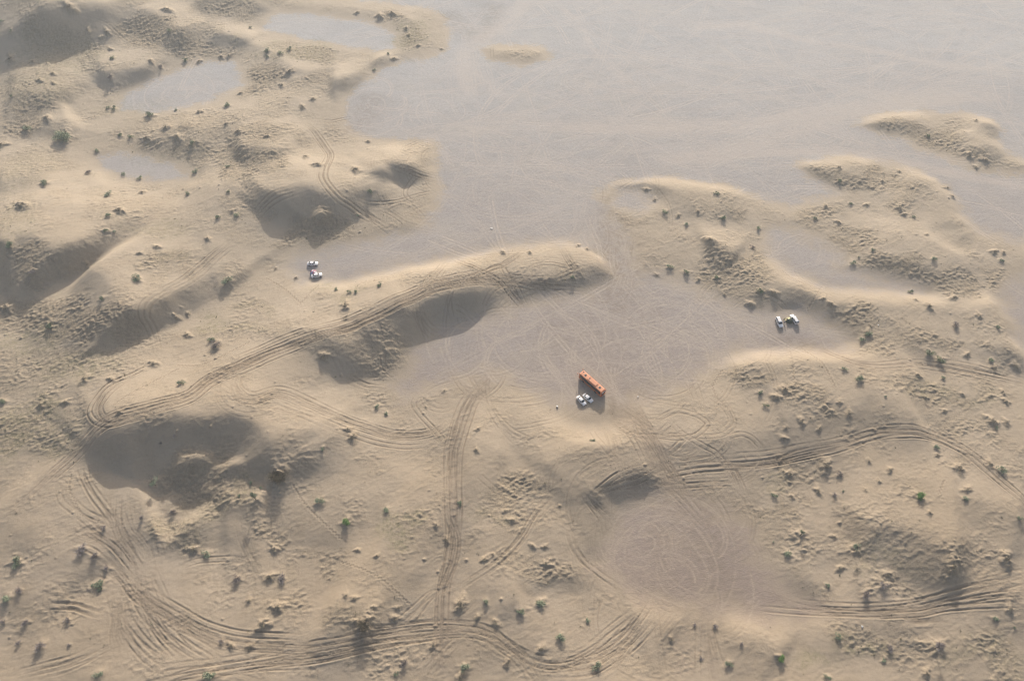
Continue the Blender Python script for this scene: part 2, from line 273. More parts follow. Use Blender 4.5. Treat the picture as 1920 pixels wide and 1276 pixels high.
RGH = np.maximum(np.maximum(RGH, scat), .1+.28*sstep(-.05, .35, perlin(GX/16, GY/11, 37)+.5*perlin(GX/6, GY/5, 38)))*sstep(1.5, 7, sd_flat)

# ------------------------------------------------------------------ wheel tracks
TR = []
def tr(t, pts, m=1, width=2.0, depth=.16, pair=True, cat='deep', wid=.28):
    TR.append((tl(t, pts), m, width*(.62 if cat == 'deep' else 1), depth*(.82 if cat == 'deep' else .8), pair, cat, wid))
D_ = 'deep'; F_ = 'faint'
tr('A', [(340,80),(500,95),(600,130),(680,200),(760,250),(900,275),(1000,290)], 2, 3, .12)
tr('P', [(563,230),(587,247),(610,277),(618,293),(607,320),(610,340),(633,367),(660,385),(700,410),(740,432),(765,445)], 3, 4, .22)
tr('P', [(640,372),(680,398),(720,425),(745,440)], 2, 5, .22)
tr('A', [(1380,1250),(1480,1160),(1620,1080),(1750,1040)], 3, 6, .1)
tr('P', [(580,223),(617,227),(660,220),(700,240)], 2, 3, .12)
tr('B', [(250,775),(400,795),(510,782)], 1, 1, .16); tr('B', [(330,840),(420,800),(500,780)], 1, 2, .16)
tr('B', [(240,915),(300,930),(400,970),(480,1000),(560,1020)], 3, 3, .22)
tr('B', [(90,1115),(160,1140),(300,1130),(400,1100),(530,1070)], 1, 2, .2)
tr('B', [(550,940),(470,970),(400,1010),(360,1070),(380,1120),(500,1175)], 1, 2, .2)
tr('B', [(460,990),(470,1040),(530,1090)], 1, 2, .2)
tr('B', [(240,1270),(250,1200),(290,1160),(360,1150),(420,1190),(470,1270)], 1, 2, .18)
tr('B', [(180,1160),(260,1190),(330,1240),(360,1275)], 1, 2, .18)
tr('B', [(540,20),(600,80),(680,110),(760,150)], 3, 6, .16); tr('B', [(920,20),(850,80),(780,150),(700,200)], 4, 10, .14)
tr('B', [(620,70),(760,90),(860,125)], 2, 3, .16); tr('B', [(690,210),(780,215),(840,230)], 3, 4, .16)
tr('B', [(300,290),(400,350),(460,400)], 3, 6, .14); tr('B', [(300,430),(450,420)], 2, 3, .16)
tr('B', [(842,250),(848,345)], 1, 2, .16); tr('B', [(600,0),(760,10),(840,60)], 2, 3, .1)
tr('E', [(1430,50),(1490,110),(1540,180),(1560,250)], 4, 6, .12); tr('E', [(1600,60),(1590,150),(1580,240),(1530,350),(1500,430)], 5, 8, .08)
tr('E', [(1330,60),(1240,85),(1080,90)], 1, 2, .12)
tr('P', [(-20,988),(0,975),(60,925),(133,860),(187,800),(253,772),(300,758),(353,742),(393,712),(447,688),(500,665),(567,638),(640,616),(690,595),(750,565),(813,538),(873,525),(940,522),(1007,528),(1090,535)], 6, 8, .2)
tr('P', [(0,970),(60,922),(133,858),(180,815),(215,795)], 2, 5, .14)
tr('P', [(380,722),(447,690),(540,650),(640,618),(700,592),(760,560),(813,540),(900,527),(960,540),(1000,560)], 3, 6, .22)
tr('D', [(860,770),(740,830),(620,880),(540,960),(500,1040),(540,1100),(620,1115),(720,1090),(860,1050),(1000,990)], 1, 1, .22)
tr('D', [(760,830),(660,890),(590,960),(560,1030),(610,1085),(740,1075),(900,1030)], 2, 3, .18)
tr('D', [(720,840),(620,910),(560,990),(560,1060),(640,1100)], 1, 2, .16)
tr('P', [(500,665),(467,688),(447,702),(440,725),(452,745),(480,750),(520,740),(560,755),(600,775),(640,792),(680,805),(723,818),(773,822),(820,812),(850,790),(870,765)], 5, 9, .2)
tr('D', [(1400,790),(1340,830),(1330,900),(1400,960),(1500,950)], 2, 4, .2)
tr('D', [(1240,930),(1290,990),(1400,990)], 2, 4, .18)
tr('D', [(1580,930),(1700,1010),(1920,1110)], 3, 6, .18)
tr('D', [(1860,700),(1900,780),(1930,830)], 2, 3, .18)
tr('P', [(940,692),(907,725),(883,752),(870,785),(860,818),(853,850),(852,900),(853,950),(853,1000),(847,1050),(837,1100),(833,1150),(831,1200),(827,1290)], 4, 7, .15)
tr('P', [(915,705),(890,732),(868,770),(855,815),(846,850),(842,900),(843,960),(858,1010),(850,1060),(828,1110),(825,1160),(822,1230),(800,1290)], 2, 4, .15)
tr('E', [(0,790),(50,850),(150,900),(300,915)], 2, 3, .22); tr('E', [(230,690),(240,780),(280,830),(330,870)], 2, 2.5, .22)
tr('E', [(330,660),(360,740),(400,800)], 1, 2, .16); tr('E', [(600,380),(600,450),(610,520)], 1, 2, .18)
tr('E', [(700,490),(700,530),(720,570)], 1, 2, .16); tr('E', [(430,450),(450,520),(500,590),(560,620)], 2, 3, .18); tr('E', [(590,460),(490,520)], 1, 1, .14, pair=False)
tr('E', [(600,150),(700,210),(820,260),(900,310),(960,380),(1010,440),(1070,500)], 2, 3, .26)
tr('E', [(1080,85),(980,170),(860,230),(740,270),(600,310)], 2, 3, .18); tr('E', [(1040,150),(920,190),(900,230),(930,290),(980,360),(1060,500)], 1, 2, .2)
tr('E', [(560,170),(540,240),(490,290),(400,370)], 3, 4, .14); tr('E', [(640,160),(560,260),(500,330),(380,400)], 2, 4, .14)
tr('E', [(1050,250),(1100,215),(1180,205),(1260,220),(1310,240),(1250,280),(1190,300)], 1, 1, .2)
tr('E', [(1240,100),(1290,200),(1340,260),(1400,310)], 3, 4, .16); tr('E', [(1130,320),(1200,390),(1200,450)], 1, 1, .18); tr('E', [(1200,330),(1320,410)], 1, 2, .16)
tr('E', [(880,490),(920,430),(970,390)], 2, 3, .18); tr('E', [(1000,380),(1190,445)], 1, 1, .18)
tr('E', [(880,300),(1000,300),(1180,320),(1380,330)], 3, 6, .18)
tr('E', [(440,930),(400,990),(430,1050),(520,1150),(620,1275)], 1, 2, .18); tr('E', [(900,790),(560,870),(440,930)], 1, 2, .1); tr('E', [(470,930),(500,990),(570,1015),(650,990)], 2, 3, .16)
tr('E', [(820,1000),(900,1130),(1040,1260)], 1, 2, .1); tr('E', [(640,860),(700,910),(800,960)], 2, 6, .08)
tr('J', [(60,440),(250,540),(430,660),(560,800),(640,950),(700,1100),(800,1290),(900,1500),(930,1640)], 8, 13, .15)
tr('J', [(330,400),(430,520),(520,650),(600,820),(680,1000),(760,1150)], 3, 5, .13)
tr('J', [(150,600),(280,740),(450,820),(700,830),(900,850),(1100,820),(1240,700),(1180,620),(1050,560),(900,530),(780,570),(640,650)], 1, 1, .2)
tr('J', [(500,640),(700,640),(800,570),(930,570),(1100,600),(1240,700),(1310,770)], 1, 1, .14, pair=False)
tr('J', [(640,800),(800,780),(1000,790),(1250,790),(1420,740),(1500,650),(1440,520),(1360,440),(1240,350)], 1, 1, .18)
tr('J', [(520,720),(700,800),(950,820),(1250,830),(1450,790),(1540,670),(1480,520),(1380,410),(1250,290)], 1, 1, .12)
tr('J', [(700,1080),(850,990),(960,880),(1040,780),(1100,700)], 2, 3, .2)
tr('J', [(640,860),(760,960),(880,1000),(1000,960),(1120,860)], 1, 3, .14); tr('J', [(660,900),(780,1010),(900,1060),(1080,1040),(1240,920)], 2, 4, .16)
tr('J', [(800,640),(900,740),(1020,830),(1200,930),(1330,1000),(1450,1130),(1540,1270)], 1, 1, .24)
tr('J', [(1450,850),(1600,800),(1720,830),(1820,920),(1860,980)], 1, 1, .2); tr('J', [(1490,830),(1440,950),(1310,1050),(1100,1100),(880,1110),(700,1060)], 1, 1, .2)
tr('J', [(560,700),(700,770),(800,750),(940,640)], 2, 4, .18); tr('J', [(560,740),(700,800),(820,720),(900,640)], 2, 3, .16)
tr('J', [(1480,840),(1400,960),(1320,980)], 1, 1, .2); tr('J', [(1860,1080),(1800,1200),(1640,1290)], 1, 1, .16)
tr('J', [(920,30),(1040,160),(1120,330),(1180,560)], 2, 4, .1); tr('J', [(0,100),(150,110),(300,60)], 3, 8, .08); tr('J', [(1050,80),(1300,-20)], 2, 5, .1)
tr('J', [(100,620),(200,900),(230,1100),(290,1290)], 3, 9, .07); tr('J', [(340,880),(440,1020),(560,1180)], 3, 7, .07)
tr('P', [(1150,915),(1200,900),(1257,888),(1303,880),(1353,875),(1437,866),(1513,850),(1580,835),(1633,818),(1697,810),(1747,818),(1787,835),(1820,855),(1850,880),(1880,907),(1925,950),(1960,990)], 4, 7, .17)
tr('H', [(1380,270),(1440,210),(1560,120),(1680,80),(1780,100)], 1, 1, .22); tr('H', [(1400,250),(1560,180),(1700,130),(1850,40)], 3, 4, .2)
tr('H', [(1400,280),(1500,220),(1650,180),(1800,170)], 3, 5, .2); tr('H', [(1330,200),(1400,270),(1480,350),(1540,410)], 3, 4, .2)
tr('H', [(1440,260),(1530,330),(1590,330)], 1, 2, .18); tr('H', [(1530,220),(1620,210),(1700,270)], 1, 2, .16); tr('H', [(1780,100),(1850,180),(1920,260),(1990,340),(2080,430),(2150,480)], 3, 5, .18)
tr('H', [(1300,370),(1300,470),(1350,570),(1450,660),(1560,740),(1660,790)], 2, 2.5, .2); tr('H', [(1420,480),(1460,560),(1540,650),(1640,720)], 3, 4, .18); tr('H', [(1340,540),(1440,640),(1560,720)], 2, 4, .18)
tr('H', [(1380,640),(1480,740),(1600,800)], 2, 5, .14)
tr('H', [(1260,220),(1190,270),(1100,360),(1000,500),(860,630),(700,730),(640,760)], 2, 4, .14); tr('H', [(640,760),(520,800),(420,900),(320,990),(200,1010)], 2, 6, .15)
tr('P', [(200,1290),(330,1250),(420,1235),(520,1222),(600,1213),(660,1200),(720,1188),(800,1178),(850,1175),(900,1180),(950,1205),(1000,1232),(1050,1238),(1100,1220),(1150,1180),(1200,1140),(1235,1110)], 5, 10, .19)
tr('P', [(520,1225),(640,1205),(720,1185),(800,1174),(870,1174),(920,1185),(960,1215),(1000,1240),(1050,1245)], 3, 5, .2)
tr('H', [(760,985),(900,1070),(1000,1150),(1100,1275)], 3, 4, .18); tr('H', [(1200,1200),(1400,1170),(1560,1080),(1680,960),(1770,840)], 4, 7, .18); tr('H', [(1100,1180),(1350,1180),(1500,1100),(1600,1000),(1760,830)], 4, 8, .18)
tr('H', [(1400,1260),(1540,1170),(1620,1060),(1700,950)], 3, 5, .17); tr('H', [(620,1100),(700,1020),(800,960)], 2, 3, .16); tr('H', [(430,1275),(560,1130),(640,1050),(740,1010)], 2, 4, .16); tr('H', [(610,940),(700,880),(780,800)], 2, 3, .14)
tr('H', [(1540,0),(1590,100),(1620,200)], 2, 3, .08); tr('H', [(1780,790),(1830,860),(1917,860)], 3, 3, .2)
tr('I', [(100,850),(120,950),(140,1100),(180,1300)], 4, 8, .12); tr('I', [(-150,850),(-140,1000),(-90,1290)], 1, 2, .12); tr('I', [(320,1250),(400,1100),(440,1030)], 2, 3, .1)
tr('I', [(180,1030),(270,990),(320,910)], 3, 5, .1); tr('I', [(0,860),(-100,980),(-180,1120)], 2, 5, .12)
tr('I', [(350,730),(560,800),(700,840),(900,860),(1100,860),(1300,850),(1500,810),(1700,770),(1960,760)], 3, 5, .18); tr('I', [(300,850),(700,885),(1000,885),(1300,882),(1500,850),(1960,812)], 2, 5, .17)
tr('I', [(1100,925),(1300,930),(1500,945)], 1, 3, .3, False, D_, .7); tr('I', [(1200,950),(1350,965),(1480,960)], 1, 3, .3, False, D_, .7); tr('I', [(1640,730),(1800,710),(1960,690)], 2, 5, .12)
tr('I', [(200,0),(270,70),(310,150),(340,260)], 2, 3, .2); tr('I', [(430,10),(410,90),(300,150),(150,160),(-200,170)], 2, 3, .14)
tr('K', [(910,130),(940,250),(1040,450),(1160,620),(1290,780),(1400,950)], 1, 1, .26); tr('K', [(960,120),(985,300),(1100,480),(1250,680),(1330,850),(1400,1080),(1500,1290)], 1, 1, .3)
tr('K', [(780,400),(820,520),(950,650),(1120,740),(1290,800)], 1, 1, .24); tr('K', [(650,330),(690,520),(790,620),(960,760),(1130,900),(1300,1010),(1420,1100)], 1, 2, .16)
tr('K', [(740,850),(900,930),(1080,1000),(1200,1100),(1350,1290)], 3, 6, .22); tr('K', [(900,740),(1100,880),(1300,1010),(1450,1180),(1550,1320)], 2, 3, .3, True, D_, .4)
tr('K', [(1150,820),(1300,950),(1400,1080),(1480,1200)], 2, 3, .2)
tr('K', [(1260,420),(1290,650),(1350,850),(1450,1050),(1560,1290)], 3, 5, .18); tr('K', [(1400,440),(1390,700),(1430,900),(1500,1000),(1680,1290)], 3, 5, .2); tr('K', [(1330,430),(1350,700),(1400,900),(1480,1100)], 2, 4, .18)
tr('K', [(1470,480),(1460,700),(1460,900)], 1, 1, .1, False)
tr('K', [(1690,870),(1740,1080),(1800,1290)], 1, 2, .12); tr('K', [(1760,880),(1860,1030),(1890,1200)], 1, 2, .12)
tr('G', [(640,600),(760,740),(850,830),(1000,920),(1150,1000),(1350,1050),(1600,1060),(1940,1060)], 4, 7, .2); tr('G', [(700,600),(780,850),(900,970),(1050,1060),(1200,1130),(1290,1160)], 5, 9, .2)
tr('G', [(660,740),(690,900),(760,1020),(860,1120),(980,1190)], 4, 8, .18); tr('G', [(740,640),(820,840),(900,1000),(1000,1130),(1060,1180)], 3, 6, .2)
tr('G', [(580,540),(700,680),(800,800),(950,900)], 4, 8, .2); tr('G', [(620,760),(660,900),(670,1050),(760,1190)], 3, 7, .12)
tr('G', [(840,640),(900,740),(980,850),(1060,900)], 2, 5, .14)
tr('G', [(200,860),(300,840),(420,850),(500,880),(590,910)], 2, 3, .18); tr('G', [(530,650),(620,680),(700,730)], 2, 3, .22); tr('G', [(1280,1190),(1400,1230),(1540,1290)], 2, 4, .14)
tr('G', [(990,660),(1100,610),(1240,600),(1400,612)], 1, 1, .16); tr('G', [(1330,380),(1370,520),(1440,660),(1480,720)], 1, 1, .1); tr('G', [(0,1240),(200,1200),(400,1150),(600,1060),(740,1010)], 3, 8, .09)
tr('G', [(540,1090),(640,1060),(740,1080)], 3, 7, .1); tr('G', [(850,1280),(1200,1215),(1500,1165),(1940,1115)], 2, 4, .2)
tr('G', [(960,740),(1050,700),(1150,720)], 2, 5, .1); tr('G', [(1660,0),(1720,50),(1780,80)], 1, 1, .14)
tr('D', [(1350,60),(1200,180),(1060,300),(900,380),(830,430),(815,500),(850,560),(880,650),(890,720)], 3, 5, .12); tr('D', [(1320,150),(1350,270),(1440,340)], 2, 3, .07)
tr('D', [(1200,870),(1290,940),(1370,1000)], 2, 5, .1)
tr('F', [(560,650),(680,655),(800,705),(950,760),(1100,780),(1300,770),(1500,790),(1700,830),(1960,900)], 3, 7, .17); tr('F', [(-40,360),(80,410),(150,490)], 1, 2, .16); tr('F', [(0,380),(70,405),(170,440),(240,490)], 1, 1, .18)
tr('F', [(40,800),(140,750),(230,700)], 3, 5, .12); tr('F', [(800,560),(760,640),(840,700)], 1, 2, .06)
tr('C', [(190,1040),(260,1070),(340,1070),(470,1110)], 1, 2, .14); tr('C', [(390,1250),(460,1245),(540,1275)], 1, 2, .14); tr('F', [(500,200),(540,130),(640,110),(740,160),(800,230)], 2, 5, .06)
tr('B', [(1480,1060),(1560,1010),(1640,1000)], 3, 5, .12); tr('B', [(1520,1100),(1620,1040),(1700,1000)], 3, 4, .14); tr('B', [(1590,1060),(1660,1060),(1710,1010)], 2, 4, .14)
# faint marks on the clay
def ft(t, pts, m, w, d=.05, cat=F_): tr(t, pts, m, w, d, True, cat)
ft('B', [(1060,-20),(960,90),(860,180),(740,250),(690,300)], 9, 20); ft('B', [(700,230),(690,350),(720,480),(750,580)], 9, 14); ft('B', [(700,300),(600,430),(520,520)], 5, 14); ft('B', [(715,330),(800,470),(960,560)], 6, 18); ft('B', [(630,150),(660,220),(700,290)], 5, 12)
ft('P', [(1990,176),(1920,178),(1800,180),(1700,195),(1600,205),(1500,215),(1400,235),(1250,240),(1000,240)], 7, 26); ft('P', [(1280,310),(1400,290),(1550,285),(1650,295),(1760,320),(1960,360)], 6, 14)
ft('P', [(1920,180),(1700,190),(1560,225),(1440,262),(1330,290),(1200,300)], 8, 36); ft('C', [(0,780),(200,690),(500,640),(900,590),(1300,520)], 5, 22)
ft('B', [(930,590),(1000,530),(1100,495),(1200,510),(1330,560)], 1, 2, .09, D_); ft('B', [(900,920),(1000,910),(1100,950),(1180,1050),(1200,1150)], 3, 7, .08, D_)
ft('B', [(1200,0),(1350,150),(1400,260),(1550,420),(1700,560)], 2, 4); ft('B', [(560,940),(660,960),(680,990)], 1, 2); ft('B', [(530,790),(600,860),(660,980)], 1, 2); ft('B', [(720,960),(760,1100)], 1, 3)
ft('B', [(0,950),(800,700),(1300,700),(2200,690)], 2, 8); ft('B', [(1380,100),(1380,250),(1300,330)], 1, 2); ft('B', [(1000,440),(1250,370),(1500,390),(1650,310)], 1, 2)
ft('E', [(1440,-160),(1450,-60),(1540,80),(1590,200),(1560,330),(1480,480)], 8, 16, .07); ft('E', [(1620,-20),(1600,160),(1640,280),(1800,430),(1960,500)], 5, 12, .06); ft('E', [(1470,-140),(1420,-60),(1440,40),(1520,130)], 6, 8, .06)
ft('C', [(480,1050),(500,900),(600,860),(900,860)], 2, 4); ft('C', [(0,900),(400,860),(800,850),(1100,890),(1500,970),(1920,1060)], 5, 9, .07); ft('C', [(0,180),(300,140),(700,230),(1100,290),(1500,370),(1920,390)], 2, 8)
ft('C', [(0,210),(50,300),(40,400),(-20,500)], 2, 4); ft('C', [(600,40),(800,180),(1000,120),(1500,140)], 1, 4); ft('C', [(100,240),(300,260),(500,170)], 1, 2)
ft('E', [(750,600),(720,720),(760,790)], 2, 3); ft('E', [(1100,560),(1120,650),(1200,720)], 2, 4); ft('E', [(1480,800),(1560,720),(1640,760),(1600,840)], 3, 9, .06)
FORB = []
def ring(px, py, radii):
    x, y = place(np.array([px]), np.array([py])); x, y = float(x[0]), float(y[0])
    for r in [v for r0 in radii for v in (r0, r0+1.6)]:
        a = np.linspace(0, 6.4*random.uniform(.5, 1), int(r*10)+20)+random.uniform(0, 6)
        rr = r*(1+.1*np.sin(a*2+random.uniform(0, 6))+.05*np.sin(a*3+random.uniform(0,6))+random.uniform(-.02,.02)*a)
        FORB.append((np.c_[x+rr*np.cos(a), y+rr*np.sin(a)], random.uniform(.012, .035), 'faint'))
ring(1090, 155, [3,5,7,9.5,12]); ring(333, 173, [3,5,8,11,14,18,20]); ring(1203, 1020, [3,7.5,12])
ring(1250, 1050, [14,25]); ring(1030, 625, [9,17,27])
ring(1290, 690, [18,30]); ring(1180, 700, [12,14,22]); ring(1500, 470, [9,10.5,14]); ring(1020, 380, [17,28]); ring(820, 210, [10,17]); ring(690,200,[9]); ring(1545,255,[8,10])
# random wandering marks over the pans
tries = 0; made = 0
while made < 560 and tries < 6000:
    tries += 1
    x, y = random.uniform(-260, 300), random.uniform(90, 440)
    if csample(sd_flat, x, y) > -4: continue
    made += 1
    L = random.uniform(25, 170); a = random.gauss(0, .4) if random.random() < .65 else random.uniform(0, 6.28); k = random.gauss(0, .007)
    n = int(L/.3); s = np.arange(n)*.3; th = a+k*s
    P = np.c_[x+np.cumsum(np.cos(th))*.3, y+np.cumsum(np.sin(th))*.3]
    dd_ = random.choice([.012,.02,.02,.03,.03,.06])
    for o in (-.8, .8):
        Q = P+np.c_[-np.sin(th), np.cos(th)]*o
        FORB.append((Q, dd_, 'faint'))
def swirl(px, py, R0, n, dmin=.03, dmax=.07):      # partial turns left by vehicles circling on the clay
    x, y = place(np.array([px]), np.array([py])); x, y = float(x[0]), float(y[0])
    for _ in range(n):
        r = R0*random.uniform(.15, 1)**.7; a0 = random.uniform(0, 6.28); a = a0+np.arange(0, random.uniform(.6, 2.6), .25/r)
        ox, oy = random.gauss(0, R0*.42), random.gauss(0, R0*.36); d_ = random.uniform(dmin, dmax); c_ = 'deep' if random.random() < .65 else 'faint'
        for o in (0, 1.6):
            rr = (r+o)*(1+.22*np.sin(a*.9+a0)); FORB.append((np.c_[x+ox+rr*np.cos(a), y+oy+rr*np.sin(a)*.92], d_, c_))
swirl(1215, 1030, 24, 80, .012, .035); swirl(1290, 1060, 18, 26, .012, .03); swirl(1030, 640, 34, 60, .02, .05); swirl(1260, 680, 30, 40, .02, .05); swirl(1390, 610, 22, 16, .02, .04); swirl(880, 650, 16, 16, .02, .05)
swirl(1020, 370, 40, 40, .015, .04); swirl(720, 190, 20, 24, .02, .05); swirl(330, 172, 18, 14, .02, .04); swirl(1090, 155, 10, 10, .03, .05); swirl(1530, 480, 12, 12, .02, .04); swirl(850, 300, 30, 24, .015, .04)
# foot prints: dotted lines
FEET = [('H', [(0,610),(200,690),(400,860)]), ('D', [(1000,780),(1150,770),(1400,650)]), ('G', [(1650,180),(1730,300),(1917,480)]), ('F', [(600,640),(620,800),(640,930)]), ('F', [(640,650),(780,760),(860,900)]),
        ('D', [(1690,430),(1790,330)]), ('D', [(1690,430),(1600,350),(1500,290)]), ('F', [(780,340),(700,470)]), ('G', [(400,120),(390,200),(430,290),(460,350)]), ('F', [(560,250),(660,310),(770,350)]), ('I', [(1470,150),(1440,230)]), ('D', [(640,1000),(900,850),(1000,800)]), ('J', [(1400,90),(1300,300),(1500,560)])]

# ------------------------------------------------------------------ fine grid
DX = .26
xs_core = np.arange(-306, 306.01, DX)
grow = np.cumsum(np.concatenate([np.linspace(.5, 6, 40), np.geomspace(6, 220, 24)]))
xs = np.concatenate([-306-grow[::-1], xs_core, 306+grow])
ys_l = [34.0]; 
while ys_l[-1] < 425: ys_l.append(ys_l[-1]+.24+.33*max(0, (ys_l[-1]-60)/360))
ys_core = np.array(ys_l)
ys = np.concatenate([34-grow[::-1], ys_core, ys_core[-1]+np.cumsum(np.concatenate([np.linspace(.7, 6, 40), np.geomspace(6, 500, 34)]))])
NX, NY = len(xs), len(ys)
FX, FY = np.meshgrid(xs.astype(np.float32), ys.astype(np.float32))
print("grid", NX, NY, NX*NY)
def wmat(q, lo, n):                                # cubic B-spline weights
    f = np.clip(q-lo, 1, n-3.001); i = f.astype(int); t = f-i
    return i, np.stack([(1-t)**3/6, (3*t**3-6*t*t+4)/6, (-3*t**3+3*t*t+3*t+1)/6, t**3/6], 1)
_ix, _wx = wmat(xs, CX0, len(cx)); _iy, _wy = wmat(ys, CY0, len(cy))
def up(Z):
    T = sum(Z[:, _ix+k-1]*_wx[:, k][None] for k in range(4))
    return sum(T[_iy+k-1, :]*_wy[:, k][:, None] for k in range(4)).astype(np.float32)
Z = up(ZC); SD = up(sd_flat); RG = np.clip(up(RGH), 0, 1); GR = np.clip(up(GRS), 0, 1)
# clay / sand boundary with a frayed edge
edge = perlin(FX/3.2, FY/2.2, 41)*1.6 + perlin(FX/1.1, FY/.9, 42)*.6 + perlin(FX/9, FY/6, 43)*3
ew = 1+2.6*(1-sstep(190, 265, FY))
FLAT = 1-sstep(-2.2*ew, 2.0*ew, SD+edge*(.8+.35*ew)+perlin(FX/.9,FY/.6,44)*2.6+perlin(FX/2.6,FY/1.2,45)*2.2)
sandm = sstep(0, 6, SD)
# hummocks
def fbm(sx, sy, seed): return perlin(FX/sx, FY/sy, seed)
cs, sn = math.cos(.5), math.sin(.5)
U = FX*cs+FY*sn; V = -FX*sn+FY*cs
n1 = perlin(U/6.5+fbm(14,14,50)*.8, V/4.0, 51); n2 = perlin(U/3.0, V/1.7+n1*.7, 52); n3 = perlin(FX/1.6, FY/1.1, 53); n4 = perlin(FX/.85, FY/.7, 54)
hum = (.35-np.abs(n1)*1.3)*.42 + (n2-.05)*.55 + n3*.6 + n4*.36
hum = np.maximum(hum, -.18)
Z += RG*hum*.68*(.6+.8*sstep(-.2,.3,perlin(FX/11, FY/9, 63)))
Z += sandm*(1-RG)*(n2*.05+perlin(FX/6, FY/5, 55)*.12)
Z += perlin(FX/1.3, FY/1.1, 56)*.035*sandm + perlin(FX/.7, FY/.6, 57)*.018
Z += sandm*perlin(U/1.5, V/.62, 90)*.05*sstep(-.15, .3, perlin(FX/30, FY/22, 91))
Z += FLAT*(perlin(U/2.4, V/1.1, 58)*.05)
# small clods scattered on the sand
cl = perlin(FX/2.2, FY/1.8, 59); clod = np.clip(cl-.47, 0, 1)*sstep(-.1, .25, perlin(FX/40, FY/30, 60)+.1)
Z += clod*2.2*sandm
# mounds under shrubs
MND = np.zeros_like(Z)
for s in SHRUBS:
    k = s['kind']; r = s['size']*(.62 if k in 'kr' else .5); h = s['size']*(.3 if k == 'k' else .24 if k == 'r' else .14)
    if k in 'ts': r, h = s['size']*.9, s['size']*.22
    i0, i1 = np.searchsorted(xs, [s['x']-4*r, s['x']+4*r]); j0, j1 = np.searchsorted(ys, [s['y']-4*r, s['y']+4*r])
    X, Y = FX[j0:j1, i0:i1]-s['x'], FY[j0:j1, i0:i1]-s['y']-r*.2
    q = np.sqrt((X*(1+.5*perlin(X/r+s['px'], Y/r, 61)))**2+Y**2)/r
    a = np.arctan2(Y, X)
    q = q*(1+.25*np.sin(a*2+s['px'])+.12*np.sin(a*5+s['py']))
    b = h*np.exp(-(q/.95)**2.6)
    MND[j0:j1, i0:i1] = np.maximum(MND[j0:j1, i0:i1], b)
    if k == 'k': RG[j0:j1, i0:i1] = np.maximum(RG[j0:j1, i0:i1], .8*np.exp(-(q/1.3)**4))
Z += MND*sstep(-2, 3, SD)*(1+.5*n3+.4*n4)

# wheel ruts: distance to the nearest rut line and its depth
NR = (len(ys_core), len(xs_core)); OX = 64; OY = 64
dist = {c: np.full(NR, 9., np.float32) for c in ('deep', 'faint')}
dep = {c: np.zeros(NR, np.float32) for c in ('deep', 'faint')}
wd_ = np.full(NR, .25, np.float32)
def splat(P, depth, cat, wid):
    m = (P[:,0] > -304) & (P[:,0] < 304) & (P[:,1] > 36) & (P[:,1] < 420); P = P[m]; depth = depth[m]
    if not len(P): return
    i = ((P[:,0]+306)/DX).astype(int); j = np.searchsorted(ys_core, P[:,1])
    D, E = dist[cat], dep[cat]
    R_ = 4 if wid < .5 else 7
    for a in range(-R_, R_+1):
        for b in range(-R_, R_+1):
            ii = np.clip(i+a, 0, NR[1]-1); jj = np.clip(j+b, 0, NR[0]-1)
            d = np.hypot(xs_core[ii]-P[:,0], ys_core[jj]-P[:,1]).astype(np.float32)
            m = d < D[jj, ii]
            jj, ii, d2, dd = jj[m], ii[m], d[m], depth[m]
            o = np.argsort(-d2)
            D[jj[o], ii[o]] = d2[o]; E[jj[o], ii[o]] = dd[o]
            if wid > .5: wd_[jj[o], ii[o]] = wid
def smooth_noise(n, step, amp):
    k = max(2, int(n/step)+2); v = rng.normal(0, amp, k)
    t = np.linspace(0, k-1.001, n); i = t.astype(int); f = t-i; f = f*f*(3-2*f)
    return v[i]*(1-f)+v[i+1 if True else i]*f if k > 1 else np.zeros(n)
for pts, m, width, depth, pair, cat, wid in TR:
    x, y = place(np.array([p[0] for p in pts]), np.array([p[1] for p in pts]))
    C_ = catmull(np.c_[x, y], .26)
    T = np.gradient(C_, axis=0); T /= np.hypot(T[:,0], T[:,1])[:, None]+1e-9
    N = np.c_[-T[:,1], T[:,0]]; n = len(C_)
    for q in range(m):
        base = (np.linspace(-.5, .5, m)[q] if m > 1 else 0)*width*.75 + rng.normal(0, width*.26)
        off = base+np.linspace(-1, 1, n)*rng.normal(0, width*.26)+smooth_noise(n, 110, width*.14)+smooth_noise(n, 30, .05)
        a0 = int(rng.uniform(0, .16)*n) if m > 1 else 0; a1 = n-int(rng.uniform(0, .16)*n) if m > 1 else n
        fade = np.clip(np.minimum(np.arange(n)-a0, a1-np.arange(n))/40., 0, 1)*rng.uniform(.6, 1.2)
        fade = fade*np.clip(.8+smooth_noise(n, 60, .35)+smooth_noise(n, 12, .22), .1, 1.4)
        ok = fade > .02
        for o in ((-.85, .85) if pair else (0,)):
            P = C_+N*(off+o)[:, None]
            splat(P[ok], (depth*fade*rng.uniform(.7, 1.1))[ok].astype(np.float32), cat, wid)
for P, d, cat in FORB: splat(P, np.full(len(P), d, np.float32)*np.clip(1+smooth_noise(len(P), 40, .5), .1, 1.6).astype(np.float32), cat, .28)
for t, pts in FEET:
    pp = tl(t, pts); x, y = place(np.array([p[0] for p in pp]), np.array([p[1] for p in pp])); C_ = catmull(np.c_[x, y], .7)
    T = np.gradient(C_, axis=0); T /= np.hypot(T[:,0], T[:,1])[:, None]+1e-9
    C_ = C_+np.c_[-T[:,1], T[:,0]]*(.16*(-1)**np.arange(len(C_)))[:, None]+rng.normal(0, .05, C_.shape)
    splat(C_, np.full(len(C_), .1, np.float32), 'deep', .28)
core = (slice(OY, OY+NR[0]), slice(OX, OX+NR[1]))
RUT = np.zeros_like(Z); FNT = np.zeros_like(Z); BRM = np.zeros_like(Z)
d, e = dist['deep'], dep['deep']; sg = wd_
SZ = SD[core]
